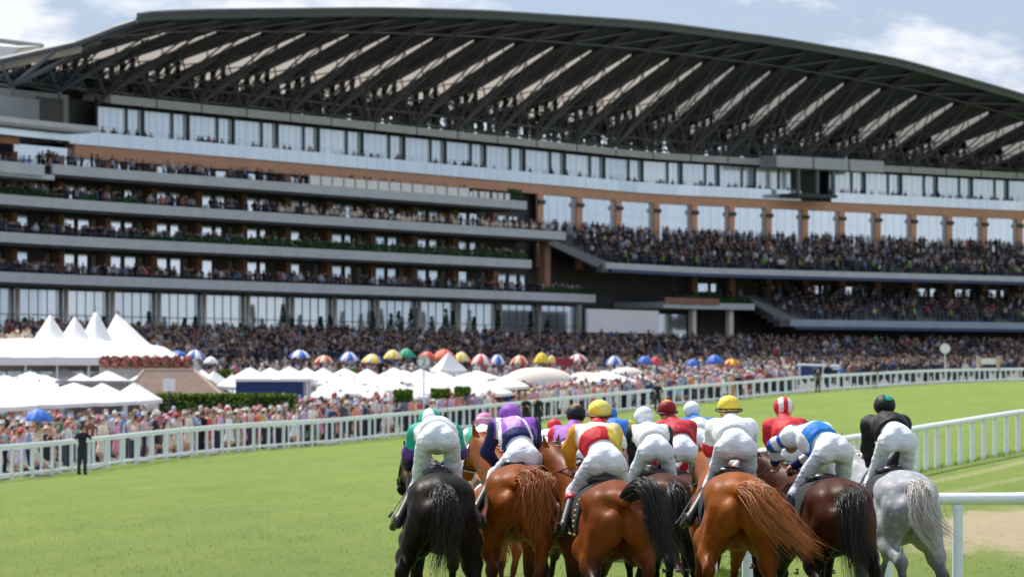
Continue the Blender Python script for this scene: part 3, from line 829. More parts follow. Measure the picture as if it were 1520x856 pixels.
# back closure of truss zone: dark, with gaps of daylight on the right half
mb = MB()
for i in range(len(RB) - 1):
    a, b = RB[i], RB[i + 1]
    if a < 540: bar(mb, a, b, DB + .3, DB + .6, 31, lambda t: zroof(t, DB) + 2.1)
    else:
        r = np.random.RandomState(i)
        bar(mb, a, b, DB + .3, DB + .6, 31, lambda t: zroof(t, DB) - 1.2)
        for q in range(16):
            t0 = a + (b - a) * r.rand(); bar(mb, t0, min(b, t0 + 1.5 + 2.5 * r.rand()), DB + .3, DB + .6, 31, lambda t: zroof(t, DB) + 2)
put(mb, 'rear_wall', dark_wall)
# front edge: double tube with a lighter gutter
mb = MB(); ts = np.arange(RB[0], RB[-1], 14.0)
mb.path([P3(t, DE, zroof(t, DE) + .15) for t in ts], .26, 6)
mb.path([P3(t, DE + .5, zroof(t, DE) + .75) for t in ts], .2, 6)
put(mb, 'eaves_beam', steel)
mb = MB(); P = []
for t in ts: P += [P3(t, DE + .1, zroof(t, DE) + .1), P3(t, DE + .5, zroof(t, DE) + .8)]
mb.poly(P, [(2 * k, 2 * k + 2, 2 * k + 3, 2 * k + 1) for k in range(len(ts) - 1)]); put(mb, 'gutter', steel_d)
mb = MB(); mb.path([P3(RB[0] - 2, d, zroof(RB[0], d) + .1) for d in np.linspace(DB, DE + .5, 12)], .3, 6)
put(mb, 'verge_beam', steel)
# --- neighbouring stand: pale canopy tip beyond the left end
far = empty('distant_canopy', tuple(at(20, 80, 470)), 0, 'pale canopy roof tip with dark top edge beyond the left end of the grandstand', 'canopy')
mb = MB(); Y = 470
def q(px, py, Y): return tuple(at(px, py, Y))
mb.hexa([q(-60, 92, Y), q(5, 90, Y), q(40, 86, Y + 60), q(-60, 86, Y + 60), q(-60, 66, Y), q(30, 70, Y), q(64, 68, Y + 60), q(-60, 62, Y + 60)])
o = mb.build('canopy_roof', simple('white canopy', (.8, .8, .8), .5, .03, 1), far); o.location = tuple(-c for c in far.location)
mb = MB(); mb.path([q(-60, 57, Y), q(-10, 60, Y), q(62, 68.5, Y + 60)], .35, 6)
o = mb.build('canopy_edge', steel_d, far); o.location = tuple(-c for c in far.location)
# ------------------------------------------------------------------ tents, parasols, umbrellas
canvas = simple('white canvas', (.80, .80, .80), .75, .03, .6, bmp=.05)
cream = simple('cream canvas', (.72, .64, .57), .75, .05, .6)
pole_m = simple('grey pole', (.35, .35, .36), .5, .05, 1)
wood_pole = simple('wooden pole', (.30, .20, .12), .6, .1, 3)
wall_stone = simple('stone building wall', (.36, .32, .30), .8, .15, .8, bmp=.1)
def panels_mat(name, cols, n=8, rough=.6):
    m, nt, b = new_mat(name)
    tc = N(nt, 'ShaderNodeTexCoord'); sp = N(nt, 'ShaderNodeSeparateXYZ'); nt.links.new(tc.outputs['Object'], sp.inputs[0])
    a = mathn(nt, 'ARCTAN2', sp.outputs['Y'], sp.outputs['X'])
    f = mathn(nt, 'MULTIPLY', mathn(nt, 'ADD', a, math.pi), n / (2 * math.pi))
    f = mathn(nt, 'FRACT', mathn(nt, 'DIVIDE', mathn(nt, 'FLOOR', f), float(len(cols))))
    r = N(nt, 'ShaderNodeValToRGB'); r.color_ramp.interpolation = 'CONSTANT'; e = r.color_ramp.elements
    while len(e) < len(cols): e.new(.5)
    for i, c in enumerate(cols):
        e[i].position = max(0, i / len(cols) - .02); e[i].color = (*c, 1)
    nt.links.new(f, r.inputs['Fac']); nt.links.new(r.outputs['Color'], b.inputs['Base Color'])
    b.inputs['Roughness'].default_value = rough
    return m

def parasol_mesh(w, rise, n=4, val=.16, sag=.08, sub=6, dome=False):
    """n-sided sagging canopy with short valance; eave at z=0"""
    V = []; F = []
    k = n * sub
    for j in range(7):
        u = j / 6; r = w * u
        for i in range(k):
            an = 2 * math.pi * (i / k) + math.pi / n
            ph = (i % sub) / sub
            poly = math.cos(math.pi / n) / math.cos(((an - math.pi / n) % (2 * math.pi / n)) - math.pi / n) if n <= 8 else 1
            z = (rise * (1 - u * u) if dome else rise * (1 - u) ** 1.08) - sag * math.sin(ph * math.pi) * u ** 2
            V.append((r * math.cos(an) * poly, r * math.sin(an) * poly, z))
    for j in range(6):
        for i in range(k): F.append((j * k + i, (j + 1) * k + i, (j + 1) * k + (i + 1) % k, j * k + (i + 1) % k))
    b = len(V)
    for i in range(k): x, y, z = V[6 * k + i]; V.append((x, y, z - val))
    for i in range(k): F.append((6 * k + i, b + i, b + (i + 1) % k, 6 * k + (i + 1) % k))
    return V, F
_pc = {}
def parasol(px, py_eave, Y, wpx, rise_px, mat, name, label, cat, group=None, n=4, rot=0.5, ground=None, pole=None, val=.16, tip=True):
    p = at(px, py_eave, Y); s = FPX / Y; w = wpx / s / 2 / (1.0 if n > 4 else .96); rise = rise_px / s
    g = h1(p[0], Y) if ground is None else ground
    g = min(g, p[2] - 1.6)
    o = empty(name, (p[0], p[1], g), rot, label, cat, group)
    V, F = parasol_mesh(w, rise, n, val, dome=cat == 'umbrella')
    c = mesh_obj('canopy', V, F, mat, o, smooth=n > 4); c.location = (0, 0, p[2] - g)
    mb = MB(); mb.tube((0, 0, 0), (0, 0, p[2] - g + rise + (.12 if tip else 0)), .035 if w > 1 else .018, n=6); mb.build('pole', pole or pole_m, o)
    mb = MB()
    for i in range(n):
        an = 2 * math.pi * i / n + math.pi / n * (2 if n > 8 else 1)
        mb.tube((0, 0, p[2] - g + rise * .35), (w * .93 * math.cos(an), w * .93 * math.sin(an), p[2] - g + .02), .014, n=4)
    mb.build('ribs', pole_m, o)
    return o
GP = 'white market parasols over the enclosure'
WP = [  # x, eave y, Y, width px, rise px, n, label
 (58, 597, 160, 160, 28, 4, 'large white parasol above the blue umbrella at the left edge'),
 (-12, 601, 150, 130, 30, 4, 'white parasol cut by the left edge of the picture in the front row'),
 (152, 594, 163, 130, 24, 4, 'broad white parasol with orange lining edge left of the brick roof'),
 (200, 592, 172, 84, 23, 4, 'white parasol with pointed top in front of the brick roof'),
 (110, 586, 182, 110, 17, 4, 'white parasol just behind the two big front ones'),
 (25, 582, 186, 104, 18, 4, 'white parasol behind the left front parasol'),
 (-28, 588, 176, 90, 20, 4, 'white parasol half out of the picture at the left, second row'),
 (66, 574, 200, 92, 17, 4, 'white parasol in the third row below the marquee'),
 (120, 573, 205, 90, 18, 4, 'white parasol under the marquee beside the low roof edge'),
 (160, 567, 215, 80, 16, 4, 'white parasol left of the hanging flower baskets'),
 (8, 571, 206, 80, 14, 4, 'white parasol against the white wall at far left'),
 (95, 560, 224, 70, 13, 4, 'small white parasol at the foot of the marquee wall'),
 (205, 560, 226, 52, 9, 4, 'small white parasol tucked beneath the flower baskets'),
 (318, 583, 212, 86, 30, 4, 'white canopy right of the brown hipped roof'),
 (300, 566, 228, 60, 17, 4, 'white parasol behind the hip of the brown roof'),
 (372, 563, 214, 72, 17, 4, 'white parasol above the left end of the navy kiosk'),
 (430, 563, 216, 76, 18, 4, 'white parasol above the right end of the navy kiosk'),
 (486, 588, 206, 74, 18, 4, 'white parasol just right of the navy kiosk'),
 (480, 568, 218, 80, 21, 4, 'pointed white parasol behind the one beside the navy kiosk'),
 (525, 583, 210, 70, 18, 4, 'white parasol near the middle of the white row'),
 (545, 567, 222, 86, 19, 4, 'wide white parasol below the cream and blue umbrella'),
 (572, 577, 214, 80, 17, 4, 'white parasol left of the round furlong marker'),
 (600, 566, 228, 80, 16, 4, 'white parasol under the green umbrella'),
 (640, 582, 207, 96, 20, 4, 'white parasol directly beneath the round furlong marker'),
 (655, 570, 220, 84, 18, 4, 'white parasol below the pointed pagoda tent'),
 (700, 574, 214, 96, 18, 4, 'white parasol right of the pagoda tent'),
 (752, 572, 210, 76, 15, 4, 'flat white parasol overlapping the large cream dome'),
 (708, 560, 232, 70, 10, 4, 'white parasol behind the pagoda tent to its right'),
 (898, 565, 238, 92, 14, 4, 'flat white parasol in front of the smaller cream domes'),
 (948, 566, 244, 56, 10, 4, 'small white parasol at the right end of the row'),
 (45, 566, 212, 84, 14, 4, 'white parasol between the left edge and the marquee wall'),
 (205, 573, 208, 60, 15, 4, 'white parasol peeping over the left hip of the brown roof'),
 (345, 572, 206, 60, 16, 4, 'white parasol touching the left side of the navy kiosk'),
 (402, 560, 226, 60, 14, 4, 'white parasol centred behind the navy kiosk'),
 (505, 576, 214, 66, 16, 4, 'white parasol between the kiosk parasol and the middle ones'),
 (455, 559, 230, 60, 13, 4, 'white parasol high behind the right side of the kiosk'),
 (512, 562, 228, 66, 15, 4, 'white parasol below the white and blue umbrella'),
 (560, 590, 203, 60, 14, 4, 'low white parasol close behind the rail crowd'),
 (610, 588, 204, 60, 15, 4, 'low white parasol left of the furlong marker pole'),
 (680, 586, 204, 70, 16, 4, 'low white parasol above the green-capped jockey'),
 (725, 582, 208, 66, 14, 4, 'white parasol directly above the purple cap'),
 (585, 558, 234, 64, 12, 4, 'white parasol below the yellow umbrella'),
 (625, 560, 232, 56, 12, 4, 'white parasol behind the furlong marker disc'),
]
for i, (x, y, Y, w, r, n, lb) in enumerate(WP):
    parasol(x, y, Y, w * 1.12, r * 1.1, canvas, 'market_parasol', lb, 'parasol', GP, n, .3 + .25 * math.sin(i * 2.1))
for x, y, Y, w, r, lb in ((800, 580, 236, 124, 35, 'large cream dome tent in the middle distance'), (870, 572, 250, 70, 20, 'cream dome tent half hidden by a flat white parasol'), (930, 566, 262, 64, 21, 'smallest cream dome tent, right of the other two')):
    o = empty('dome_tent', (at(x, y, Y)[0], Y, h1(at(x, y, Y)[0], Y)), .4, lb, 'tent', 'cream dome tents')
    s = FPX / Y; R_ = w / s / 2; zt = r / s; base = at(x, y, Y)[2] - o.location.z
    mb = MB(); mb.lathe((0, 0, base), [(R_, 0)] + [(R_ * math.cos(a) ** .8, zt * math.sin(a)) for a in np.linspace(.05, 1.5, 9)], 24, sy=.8); mb.build('canopy', cream, o, smooth=True)
    mb = MB(); mb.lathe((0, 0, 0.0), [(R_ * .97, 0), (R_ * .97, base - .01)], 24, sy=.8); mb.build('side_wall', cream, o, smooth=True)
o = parasol(666, 549, 262, 58, 27, canvas, 'pagoda_tent', 'white pagoda tent with a tall concave point among the coloured umbrellas', 'tent', None, 4, .4, val=.3)

# coloured umbrellas of the bookmakers
BLU, RED, YEL, GRN, WHT, CRM, MAR, ORG = (.03, .14, .55), (.62, .05, .05), (.85, .58, .05), (.02, .32, .2), (.8, .8, .8), (.78, .66, .45), (.35, .03, .06), (.78, .2, .08)
CU = [(445, 529, 34, 10, (BLU, WHT), 'blue and white umbrella, leftmost of the row over the bookmakers'),
 (481, 536, 28, 9, (RED, CRM), 'red and cream striped umbrella second in the bookmakers row'),
 (518, 533, 31, 11, (WHT, BLU), 'white umbrella with blue panels right of the red and cream one'),
 (553, 536, 35, 11, (CRM, YEL, BLU), 'cream umbrella with one blue panel'),
 (583, 530, 28, 11, (YEL, CRM), 'plain yellow umbrella beside the green one'),
 (603, 528, 28, 11, (GRN,), 'green umbrella behind the furlong marker'),
 (634, 531, 28, 10, (RED, ORG), 'bright red umbrella right of the green one'),
 (659, 531, 38, 13, (ORG, RED), 'orange red umbrella rising behind the pagoda tent'),
 (685, 534, 28, 12, (YEL, CRM), 'yellow umbrella right behind the pagoda tent'),
 (714, 538, 32, 13, (RED, WHT), 'red and white striped umbrella next to a blue one'),
 (738, 538, 26, 12, (BLU, WHT), 'blue umbrella touching a red and white striped one'),
 (771, 538, 28, 11, (RED, CRM), 'red and cream umbrella over the large cream dome'),
 (804, 536, 24, 13, (YEL,), 'taller of two yellow umbrellas over the cream dome'),
 (819, 536, 16, 9, (YEL, CRM), 'smaller of two yellow umbrellas over the cream dome'),
 (858, 534, 28, 9, (WHT, RED), 'white umbrella with red panels above the maroon stand'),
 (912, 539, 28, 11, (BLU, WHT), 'blue and white umbrella standing alone right of the cream domes'),
 (957, 537, 24, 9, (BLU,), 'plain blue umbrella overlapping a small red one'),
 (973, 538, 18, 9, (RED,), 'small red umbrella beside a plain blue one'),
 (1029, 541, 22, 9, (BLU,), 'small dark blue umbrella tilted low'),
 (1061, 537, 28, 11, (BLU,), 'bright blue umbrella near the right end of the row'),
 (1086, 540, 24, 8, (YEL, RED), 'yellow umbrella with red panels at the right end of the row'),
 (290, 531, 34, 12, (WHT, BLU), 'white and blue umbrella right of the hanging flower baskets'),
 (313, 537, 22, 8, (WHT,), 'small white umbrella right of the flower baskets'),
 (264, 526, 26, 6, (BLU,), 'flat blue umbrella above the flower baskets')]
for i, (x, y, w, r, cs, lb) in enumerate(CU):
    Y = 283 + (i % 3) * 4
    parasol(x, y, Y, w, r, panels_mat('umbrella panels', cs), 'umbrella', lb, 'umbrella', 'coloured umbrellas behind the parasols', 8, .3 * i, val=.05)
parasol(57, 622, 138, 46, 16, panels_mat('umbrella blue', (BLU, (.04, .2, .62))), 'umbrella', 'bright blue umbrella held up in the crowd by the left rail', 'umbrella', None, 8, .2, val=.03)
for x, y, r, lb in ((616, 585, 5, 'small red umbrella seen over the crowd near the jockeys'),):
    parasol(664, 584, 190, 16, 8, panels_mat('umbrella red', (RED,)), 'umbrella', 'small tilted red umbrella held in the crowd under the parasols', 'umbrella', None, 8, .2, val=.02)
# maroon board between umbrellas
o = empty('bookmaker_board', tuple(at(838, 548, 286)), 0, 'small maroon board standing between coloured umbrellas', 'board')
mb = MB(); mb.box((0, 0, .55), (1.35, .08, .55), 0); mb.build('board', simple('maroon board', MAR, .6), o)
mb = MB(); mb.tube((-.5, .05, -1.6), (-.5, .05, .8), .03); mb.tube((.5, .05, -1.6), (.5, .05, .8), .03); mb.build('legs', pole_m, o)

# ------------------------------------------------------------------ marquee with four peaks
mq = empty('marquee', tuple(at(120, 560, 240)), 0, 'large white marquee with four tall pointed peaks left of the flower baskets', 'marquee')
MO = tuple(-c for c in mq.location)
pk = [(75, 465, 236), (111, 467, 243), (142, 459, 248), (173, 463, 254)]
gxn, gyn = 220, 110
Xa, Xb, Ya, Yb = at(-60, 0, 240)[0], at(243, 0, 240)[0], 222, 262
xs = np.linspace(Xa, Xb, gxn); ys = np.linspace(Ya, Yb, gyn)
X, Y = np.meshgrid(xs, ys, indexing='ij')
ze = EYE + (HZ - 531) / (FPX / 228)
zf = np.interp(X, [Xa, at(60, 0, 240)[0], at(200, 0, 240)[0], Xb], [.95, 1.15, 1.0, .2])
edge = np.clip((Y - Ya) / 7, 0, 1) ** .8 * np.clip((Xb - X) / 2.4, 0, 1) ** .7
Z = ze + zf * edge
for (px, py, Yk) in pk:
    c = at(px, py, Yk); s = FPX / Yk
    dx, dy = (X - c[0]), (Y - Yk)
    r = np.sqrt(dx ** 2 + (dy * .85) ** 2)
    rr = np.where(dx > 0, r * .92, r)
    cone = np.clip(1 - rr / (1.28 if px != 173 else np.where(dx > 0, 2.3, 1.28)), 0, 1) ** 1.12; Z = np.maximum(Z, np.where(cone > 0, ze + .85 + (c[2] - ze - .85) * cone, 0))
Z += .04 * np.sin(X * 2.2) * np.sin(Y * .9)
V = np.stack([X, Y, Z], 2).reshape(-1, 3); I = (np.arange(gxn - 1)[:, None] * gyn + np.arange(gyn - 1)[None]).ravel()
F = np.stack([I, I + gyn, I + gyn + 1, I + 1], 1)
o = mesh_obj('canopy', V, F, canvas, mq, smooth=True); o.location = MO
mb = MB(); mb.hexa([(Xa, Ya - .02, ze - .45), (Xb, Ya - .02, ze - .45), (Xb, Ya, ze - .45), (Xa, Ya, ze - .45), (Xa, Ya - .04, ze + .02), (Xb, Ya - .04, ze + .02), (Xb, Ya, ze + .02), (Xa, Ya, ze + .02)])
mb.hexa([(Xb, Ya, ze - .45), (Xb + .03, Ya, ze - .45), (Xb + .03, Yb, ze - .45), (Xb, Yb, ze - .45), (Xb, Ya, ze + .02), (Xb + .03, Ya, ze + .02), (Xb + .03, Yb, ze + .02), (Xb, Yb, ze + .02)])
o = mb.build('valance', canvas, mq); o.location = MO
for k in range(7):
    x = Xa + (Xb - Xa) * (k + .5) / 7; mb = MB(); mb.tube((x, Ya + .3, h1(x, Ya)), (x, Ya + .3, ze), .07); o = mb.build('pole', canvas, mq); o.location = MO
for (px, py, Yk) in pk:
    c = at(px, py, Yk); mb = MB(); mb.tube((c[0], c[1], c[2] - .3), (c[0], c[1], c[2] + .18), .05); o = mb.build('finial', pole_m, mq); o.location = MO
# low building under the marquee: stone frieze and glazed front
b0 = at(-60, 548, 234); b1 = at(150, 548, 234)
bl = empty('pavilion_building', tuple(at(60, 560, 234)), 0, 'low stone pavilion with pale glazed front beneath the white marquee', 'building')
BO = tuple(-c for c in bl.location)
mb = MB(); mb.hexa([(b0[0], 234, -.5), (b1[0], 234, -.5), (b1[0], 250, -.5), (b0[0], 250, -.5), (b0[0], 234, ze - .3), (b1[0], 234, ze - .3), (b1[0], 250, ze - .3), (b0[0], 250, ze - .3)])
o = mb.build('wall', wall_stone, bl); o.location = BO
for k in range(9):
    xa = b0[0] + (b1[0] - b0[0]) * (k + .06) / 9; xb = b0[0] + (b1[0] - b0[0]) * (k + .94) / 9
    mb = MB(); mb.box(((xa + xb) / 2, 233.95, 1.95), (xb - xa, .06, 1.5)); o = mb.build('window', glass_bal, bl); o.location = BO
# balcony of the flower baskets
p0 = at(148, 553, 218); p1 = at(288, 553, 218)
tb = empty('flower_balcony', tuple(at(218, 560, 218)), 0, 'pale raised balcony carrying the row of hanging flower baskets', 'balcony')
mb = MB(); mb.box(((p0[0] + p1[0]) / 2, 219.5, (p0[2] + 1.0) / 2 + .3), (p1[0] - p0[0], 3, p0[2] - .2)); o = mb.build('base', simple('pale render', (.5, .5, .5), .7), tb); o.location = tuple(-c for c in tb.location)
mb = MB()
for k in range(12):
    x = p0[0] + (p1[0] - p0[0]) * k / 11; mb.box((x, 218.2, p0[2] + .35), (.06, .06, .8))
mb.tube((p0[0], 218.2, p0[2] + .72), (p1[0], 218.2, p1[2] + .72), .04); o = mb.build('railing', canvas, tb); o.location = tuple(-c for c in tb.location)
leafy = {}
def clump(center, rad, n, r, cols, sq=1.0, size=.09):
    """cloud of small leaf faces with colour per leaf"""
    u = r.randn(n, 3); u /= np.sqrt((u ** 2).sum(1))[:, None]
    rr = r.rand(n) ** .35
    c = np.array(center) + u * rr[:, None] * np.array(rad)
    a = r.randn(n, 3); a /= np.sqrt((a ** 2).sum(1))[:, None]
    b = np.cross(a, u); b /= np.sqrt((b ** 2).sum(1))[:, None] + 1e-6
    s = size * (.6 + .8 * r.rand(n))[:, None]
    V = np.stack([c - a * s, c + b * s * .6, c + a * s, c - b * s * .6], 1).reshape(-1, 3)
    F = np.arange(4 * n).reshape(-1, 4)
    ci = r.randint(0, len(cols), n); col = np.array(cols)[ci] * (.75 + .5 * r.rand(n))[:, None]
    return V, F, np.repeat(col, 4, 0)
leaf_attr = attr_mat('leaf and petal', .7, .1)
FC = [(.45, .07, .09), (.6, .22, .2), (.5, .12, .18), (.1, .16, .04), (.65, .35, .25), (.22, .06, .05)]
posn = ['first from the left', 'second from the left', 'third from the left', 'fourth from the left', 'middle one of nine', 'fourth from the right', 'third from the right', 'second from the right', 'last at the right']
for k in range(9):
    x = 156 + k * 15.2; c = at(x, 537, 217.6); r = np.random.RandomState(70 + k)
    bk = empty('flower_basket', tuple(c), 0, 'basket of red and pink flowers on the pale balcony, ' + posn[k], 'flower basket', 'flower baskets in a row below the marquee')
    V, F, cc = clump((0, 0, .02), (.36, .3, .38), 480, r, FC[:4] if k % 2 else FC)
    mesh_obj('flowers', V, F, leaf_attr, bk, col=cc)
    mb = MB(); mb.lathe((0, 0, -.35), [(.1, 0), (.22, .12), (.26, .3)], 10); mb.build('basket', wood_pole, bk)
# brown hipped roof kiosk
k0 = empty('kiosk', tuple(at(260, 600, 205)), 0, 'low kiosk with brown tiled hipped roof in front of the flower baskets', 'kiosk')
KO = tuple(-c for c in k0.location)
def roof4(e, rdg, z0, z1):
    return e
A = [at(185, 586, 200), at(330, 586, 200)]; g = at(212, 550, 204); hgt = at(288, 550, 204)
tile_m, nt, bb = new_mat('brown roof tiles')
tc = N(nt, 'ShaderNodeTexCoord'); br = N(nt, 'ShaderNodeTexBrick'); br.inputs['Scale'].default_value = 2.2
nt.links.new(tc.outputs['Object'], br.inputs['Vector'])
br.inputs['Color1'].default_value = (.115, .075, .058, 1); br.inputs['Color2'].default_value = (.19, .125, .10, 1); br.inputs['Mortar'].default_value = (.09, .06, .045, 1)
nt.links.new(br.outputs['Color'], bb.inputs['Base Color']); bb.inputs['Roughness'].default_value = .9
mb = MB()
e0, e1, e2, e3 = (A[0][0], 200, A[0][2]), (A[1][0], 200, A[1][2]), (A[1][0], 209, A[0][2]), (A[0][0], 209, A[0][2])
r0, r1 = (g[0], 204.5, g[2]), (hgt[0], 204.5, g[2])
mb.poly([e0, e1, e2, e3, r0, r1], [(0, 1, 5, 4), (1, 2, 5), (2, 3, 4, 5), (3, 0, 4), (3, 2, 1, 0)]); o = mb.build('roof', tile_m, k0); o.location = KO
mb = MB(); mb.tube(r0, r1, .1); mb.tube(e1, r1, .09); mb.tube(e0, r0, .09); o = mb.build('ridge_tiles', simple('ridge', (.33, .25, .2), .8), k0); o.location = KO
mb = MB(); mb.box(((A[0][0] + A[1][0]) / 2, 204.5, (A[0][2] - .6) / 2 - .1), (A[1][0] - A[0][0] - .8, 8, A[0][2] + .6)); o = mb.build('wall', wall_stone, k0); o.location = KO
# flat pale roof left of it
k1 = empty('shed', tuple(at(140, 590, 193)), 0, 'flat-roofed beige service building between two rows of parasols', 'building')
mb = MB(); c = at(137, 569, 193); mb.box((c[0], 195, (c[2] - 1) / 2), (3.4, 4, c[2] + 1)); o = mb.build('wall', wall_stone, k1); o.location = tuple(-v for v in k1.location)
mb = MB(); mb.box((c[0], 195, c[2] + .08), (3.7, 4.3, .14)); o = mb.build('roof', simple('flat roof', (.33, .34, .36), .7), k1); o.location = tuple(-v for v in k1.location)
# open-fronted bar under the front parasols
k2 = empty('bar_hut', tuple(at(150, 640, 172)), 0, 'dark open-fronted bar hut in the shade below the front parasols', 'hut')
K2 = tuple(-v for v in k2.location)
mb = MB(); ca, cb = at(100, 600, 176), at(232, 600, 176)
mb.box(((ca[0] + cb[0]) / 2, 177.5, -.0), (cb[0] - ca[0], .2, 2.2)); o = mb.build('back_wall', dark_wall, k2); o.location = K2
mb = MB()
for x in (186, 218, 231): mb.box((at(x, 0, 176)[0], 176, 0), (.2, .2, 2.3))
mb.box((at(226, 0, 176)[0], 176.2, .1), (.55, .1, 2.0)); o = mb.build('pillar', simple('pale pillar', (.6, .6, .6), .6), k2); o.location = K2
# navy kiosk
nk = empty('navy_kiosk', tuple(at(400, 600, 200)), 0, 'navy blue kiosk with white frame standing behind the clipped hedge', 'kiosk')
KN = tuple(-v for v in nk.location)
a, b = at(350, 590, 200), at(450, 566, 200); c = at(461, 563, 200)
mb = MB(); mb.hexa([(a[0], 200, -.7), (b[0], 200, -.7), (b[0], 203, -.7), (a[0], 203, -.7), (a[0], 200, b[2]), (b[0], 200, b[2]), (b[0], 203, b[2]), (a[0], 203, b[2])]); o = mb.build('panel', simple('navy panel', (.012, .03, .13), .5, .08, 1), nk); o.location = KN
mb = MB(); mb.hexa([(a[0] - .03, 199.95, b[2] + .01), (c[0], 199.95, b[2] + .01), (c[0], 203.1, b[2] + .01), (a[0] - .03, 203.1, b[2] + .01), (a[0] - .03, 199.95, c[2] + .03), (c[0], 199.95, c[2] + .03), (c[0], 203.1, c[2] + .03), (a[0] - .03, 203.1, c[2] + .03)])
mb.box(((b[0] + c[0]) / 2 + .05, 200.2, b[2] / 2 - .3), (.16, .3, b[2] + .7)); mb.box((c[0] - .05, 200.2, b[2] / 2 - .3), (.1, .3, b[2] + .7)); o = mb.build('frame', canvas, nk); o.location = KN
# hedges
hedge_g = [(.05, .12, .012), (.10, .19, .02), (.17, .28, .03), (.24, .36, .04)]
def hedge(x0, x1, ytop, Y, hh, dp, lb, seed, n=9000):
    a, b = at(x0, ytop, Y), at(x1, ytop, Y); zc = a[2] - hh / 2; r = np.random.RandomState(seed)
    o = empty('hedge', (float((a[0] + b[0]) / 2), Y, float(a[2] - hh)), 0, lb, 'hedge')
    L_ = b[0] - a[0]
    c = np.stack([(r.rand(n) - .5) * L_, (r.rand(n) - .5) * dp, r.rand(n) ** .6 * hh], 1)
    c[:, 2] += .05 * np.sin(c[:, 0] * 5)
    m = r.rand(n) < .5; c[m, 2] = hh + r.randn(m.sum()) * .035
    q = np.random.RandomState(seed + 1); aa = q.randn(n, 3); aa /= np.sqrt((aa ** 2).sum(1))[:, None]; bb = np.cross(aa, q.randn(n, 3)); bb /= np.sqrt((bb ** 2).sum(1))[:, None]
    s = .09
    V = np.stack([c - aa * s, c + bb * s * .6, c + aa * s, c - bb * s * .6], 1).reshape(-1, 3)
    cc = np.repeat(np.array(hedge_g)[q.randint(0, 4, n)], 4, 0)
    mesh_obj('foliage', V, np.arange(4 * n).reshape(-1, 4), leaf_attr, o, col=cc)
    mb = MB(); mb.box((0, 0, hh / 2 - .05), (L_ * .98, dp * .8, hh - .1)); mb.build('stems', simple('hedge core', (.02, .04, .012), .9), o)
hedge(234, 439, 587, 178, 1.9, 1.2, 'long clipped green hedge behind the front crowd at left centre', 3, 14000)
hedge(585, 612, 581, 186, .5, .6, 'small clipped hedge piece below the parasols near the furlong marker', 5, 1200)
hedge(640, 668, 579, 190, .4, .6, 'low hedge piece right of the furlong marker pole', 6, 1200)
hedge(675, 697, 576, 196, .4, .6, 'short hedge piece seen above the crowd between jockey caps', 7, 1000)
hedge(505, 532, 549, 236, .5, .6, 'bright hedge piece on top of the parasol row', 8, 1200)
hedge(324, 348, 551, 236, .5, .6, 'bright green shrub left of the navy kiosk', 9, 1200)
# ------------------------------------------------------------------ marker discs, signs, small structures
def disc_sign(px, py, Y, rpx, pole_to, label, name, face, ring, digit=None, polemat=None, square=False):
    c = at(px, py, Y); s = FPX / Y; r = rpx / s; g = h1(c[0], Y)
    o = empty(name, (c[0], c[1], g), 0, label, 'sign')
    z = c[2] - g
    mb = MB(); mb.tube((0, .06, 0), (0, .06, z), .045, n=8); mb.build('pole', polemat or white_post, o)
    mb = MB()
    if square: mb.box((0, 0, z), (r * 2, .04, r * 2))
    else:
        n = 32; P = [(r * math.cos(2 * math.pi * i / n), y, z + r * math.sin(2 * math.pi * i / n)) for y in (-.03, .03) for i in range(n)]
        mb.poly(P, [tuple(range(n)), tuple(range(2 * n - 1, n - 1, -1))] + [(i, i + n, (i + 1) % n + n, (i + 1) % n) for i in range(n)])
    mb.build('plate', ring, o)
    if not square:
        r2 = r * .76; P = [(r2 * math.cos(2 * math.pi * i / n), y, z + r2 * math.sin(2 * math.pi * i / n)) for y in (-.042, -.03) for i in range(n)]
        mb = MB(); mb.poly(P, [tuple(range(n)), tuple(range(2 * n - 1, n - 1, -1))] + [(i, i + n, (i + 1) % n + n, (i + 1) % n) for i in range(n)]); mb.build('face', face, o)
    if digit:
        cu = bpy.data.curves.new('digit', 'FONT'); cu.body = digit; cu.size = r * 1.55; cu.align_x = 'CENTER'; cu.align_y = 'CENTER'; cu.extrude = .006; cu.offset = .012
        tmp_ = bpy.data.objects.new('tmp', cu); COL.objects.link(tmp_); bpy.context.view_layer.update(); me_ = bpy.data.meshes.new_from_object(tmp_); bpy.data.objects.remove(tmp_); to = bpy.data.objects.new('digit', me_); link(to, o)
        to.location = (0, -.052, z - r * .02); to.rotation_euler = (R(90), 0, 0); me_.materials.clear(); me_.materials.append(pole_m)
    return o
greyr = simple('grey ring', (.42, .43, .45), .5, .05); whitef = simple('white face', (.8, .8, .8), .5, .03)
disc_sign(629, 537, 196, 10.5, 590, 'round furlong marker disc with a dark 2 on a tall white pole', 'furlong_marker', whitef, greyr, '2')
disc_sign(1403, 517, 318, 7.5, 548, 'plain round white disc on a white post beyond the far rail', 'course_marker', whitef, whitef)
disc_sign(251, 571, 176, 9, 620, 'square white sign with dark post in front of the brown roof', 'square_sign', whitef, whitef, None, dark_post, True)
sg = empty('camera_gantry', tuple(at(1214, 556, 300)), 0, 'white framed booth with two navy panels behind the far rail', 'booth')
SO = tuple(-v for v in sg.location)
mb = MB()
s_ = FPX / 300
for x in (1187, 1222, 1246): mb.tube(at(x, 562, 300), at(x, 541, 300), .07, n=6)
mb.tube(at(1185, 541, 300), at(1248, 543, 300), .09, n=6); mb.tube(at(1222, 547, 300), at(1248, 547, 300), .08, n=6); o = mb.build('frame', white_post, sg); o.location = SO
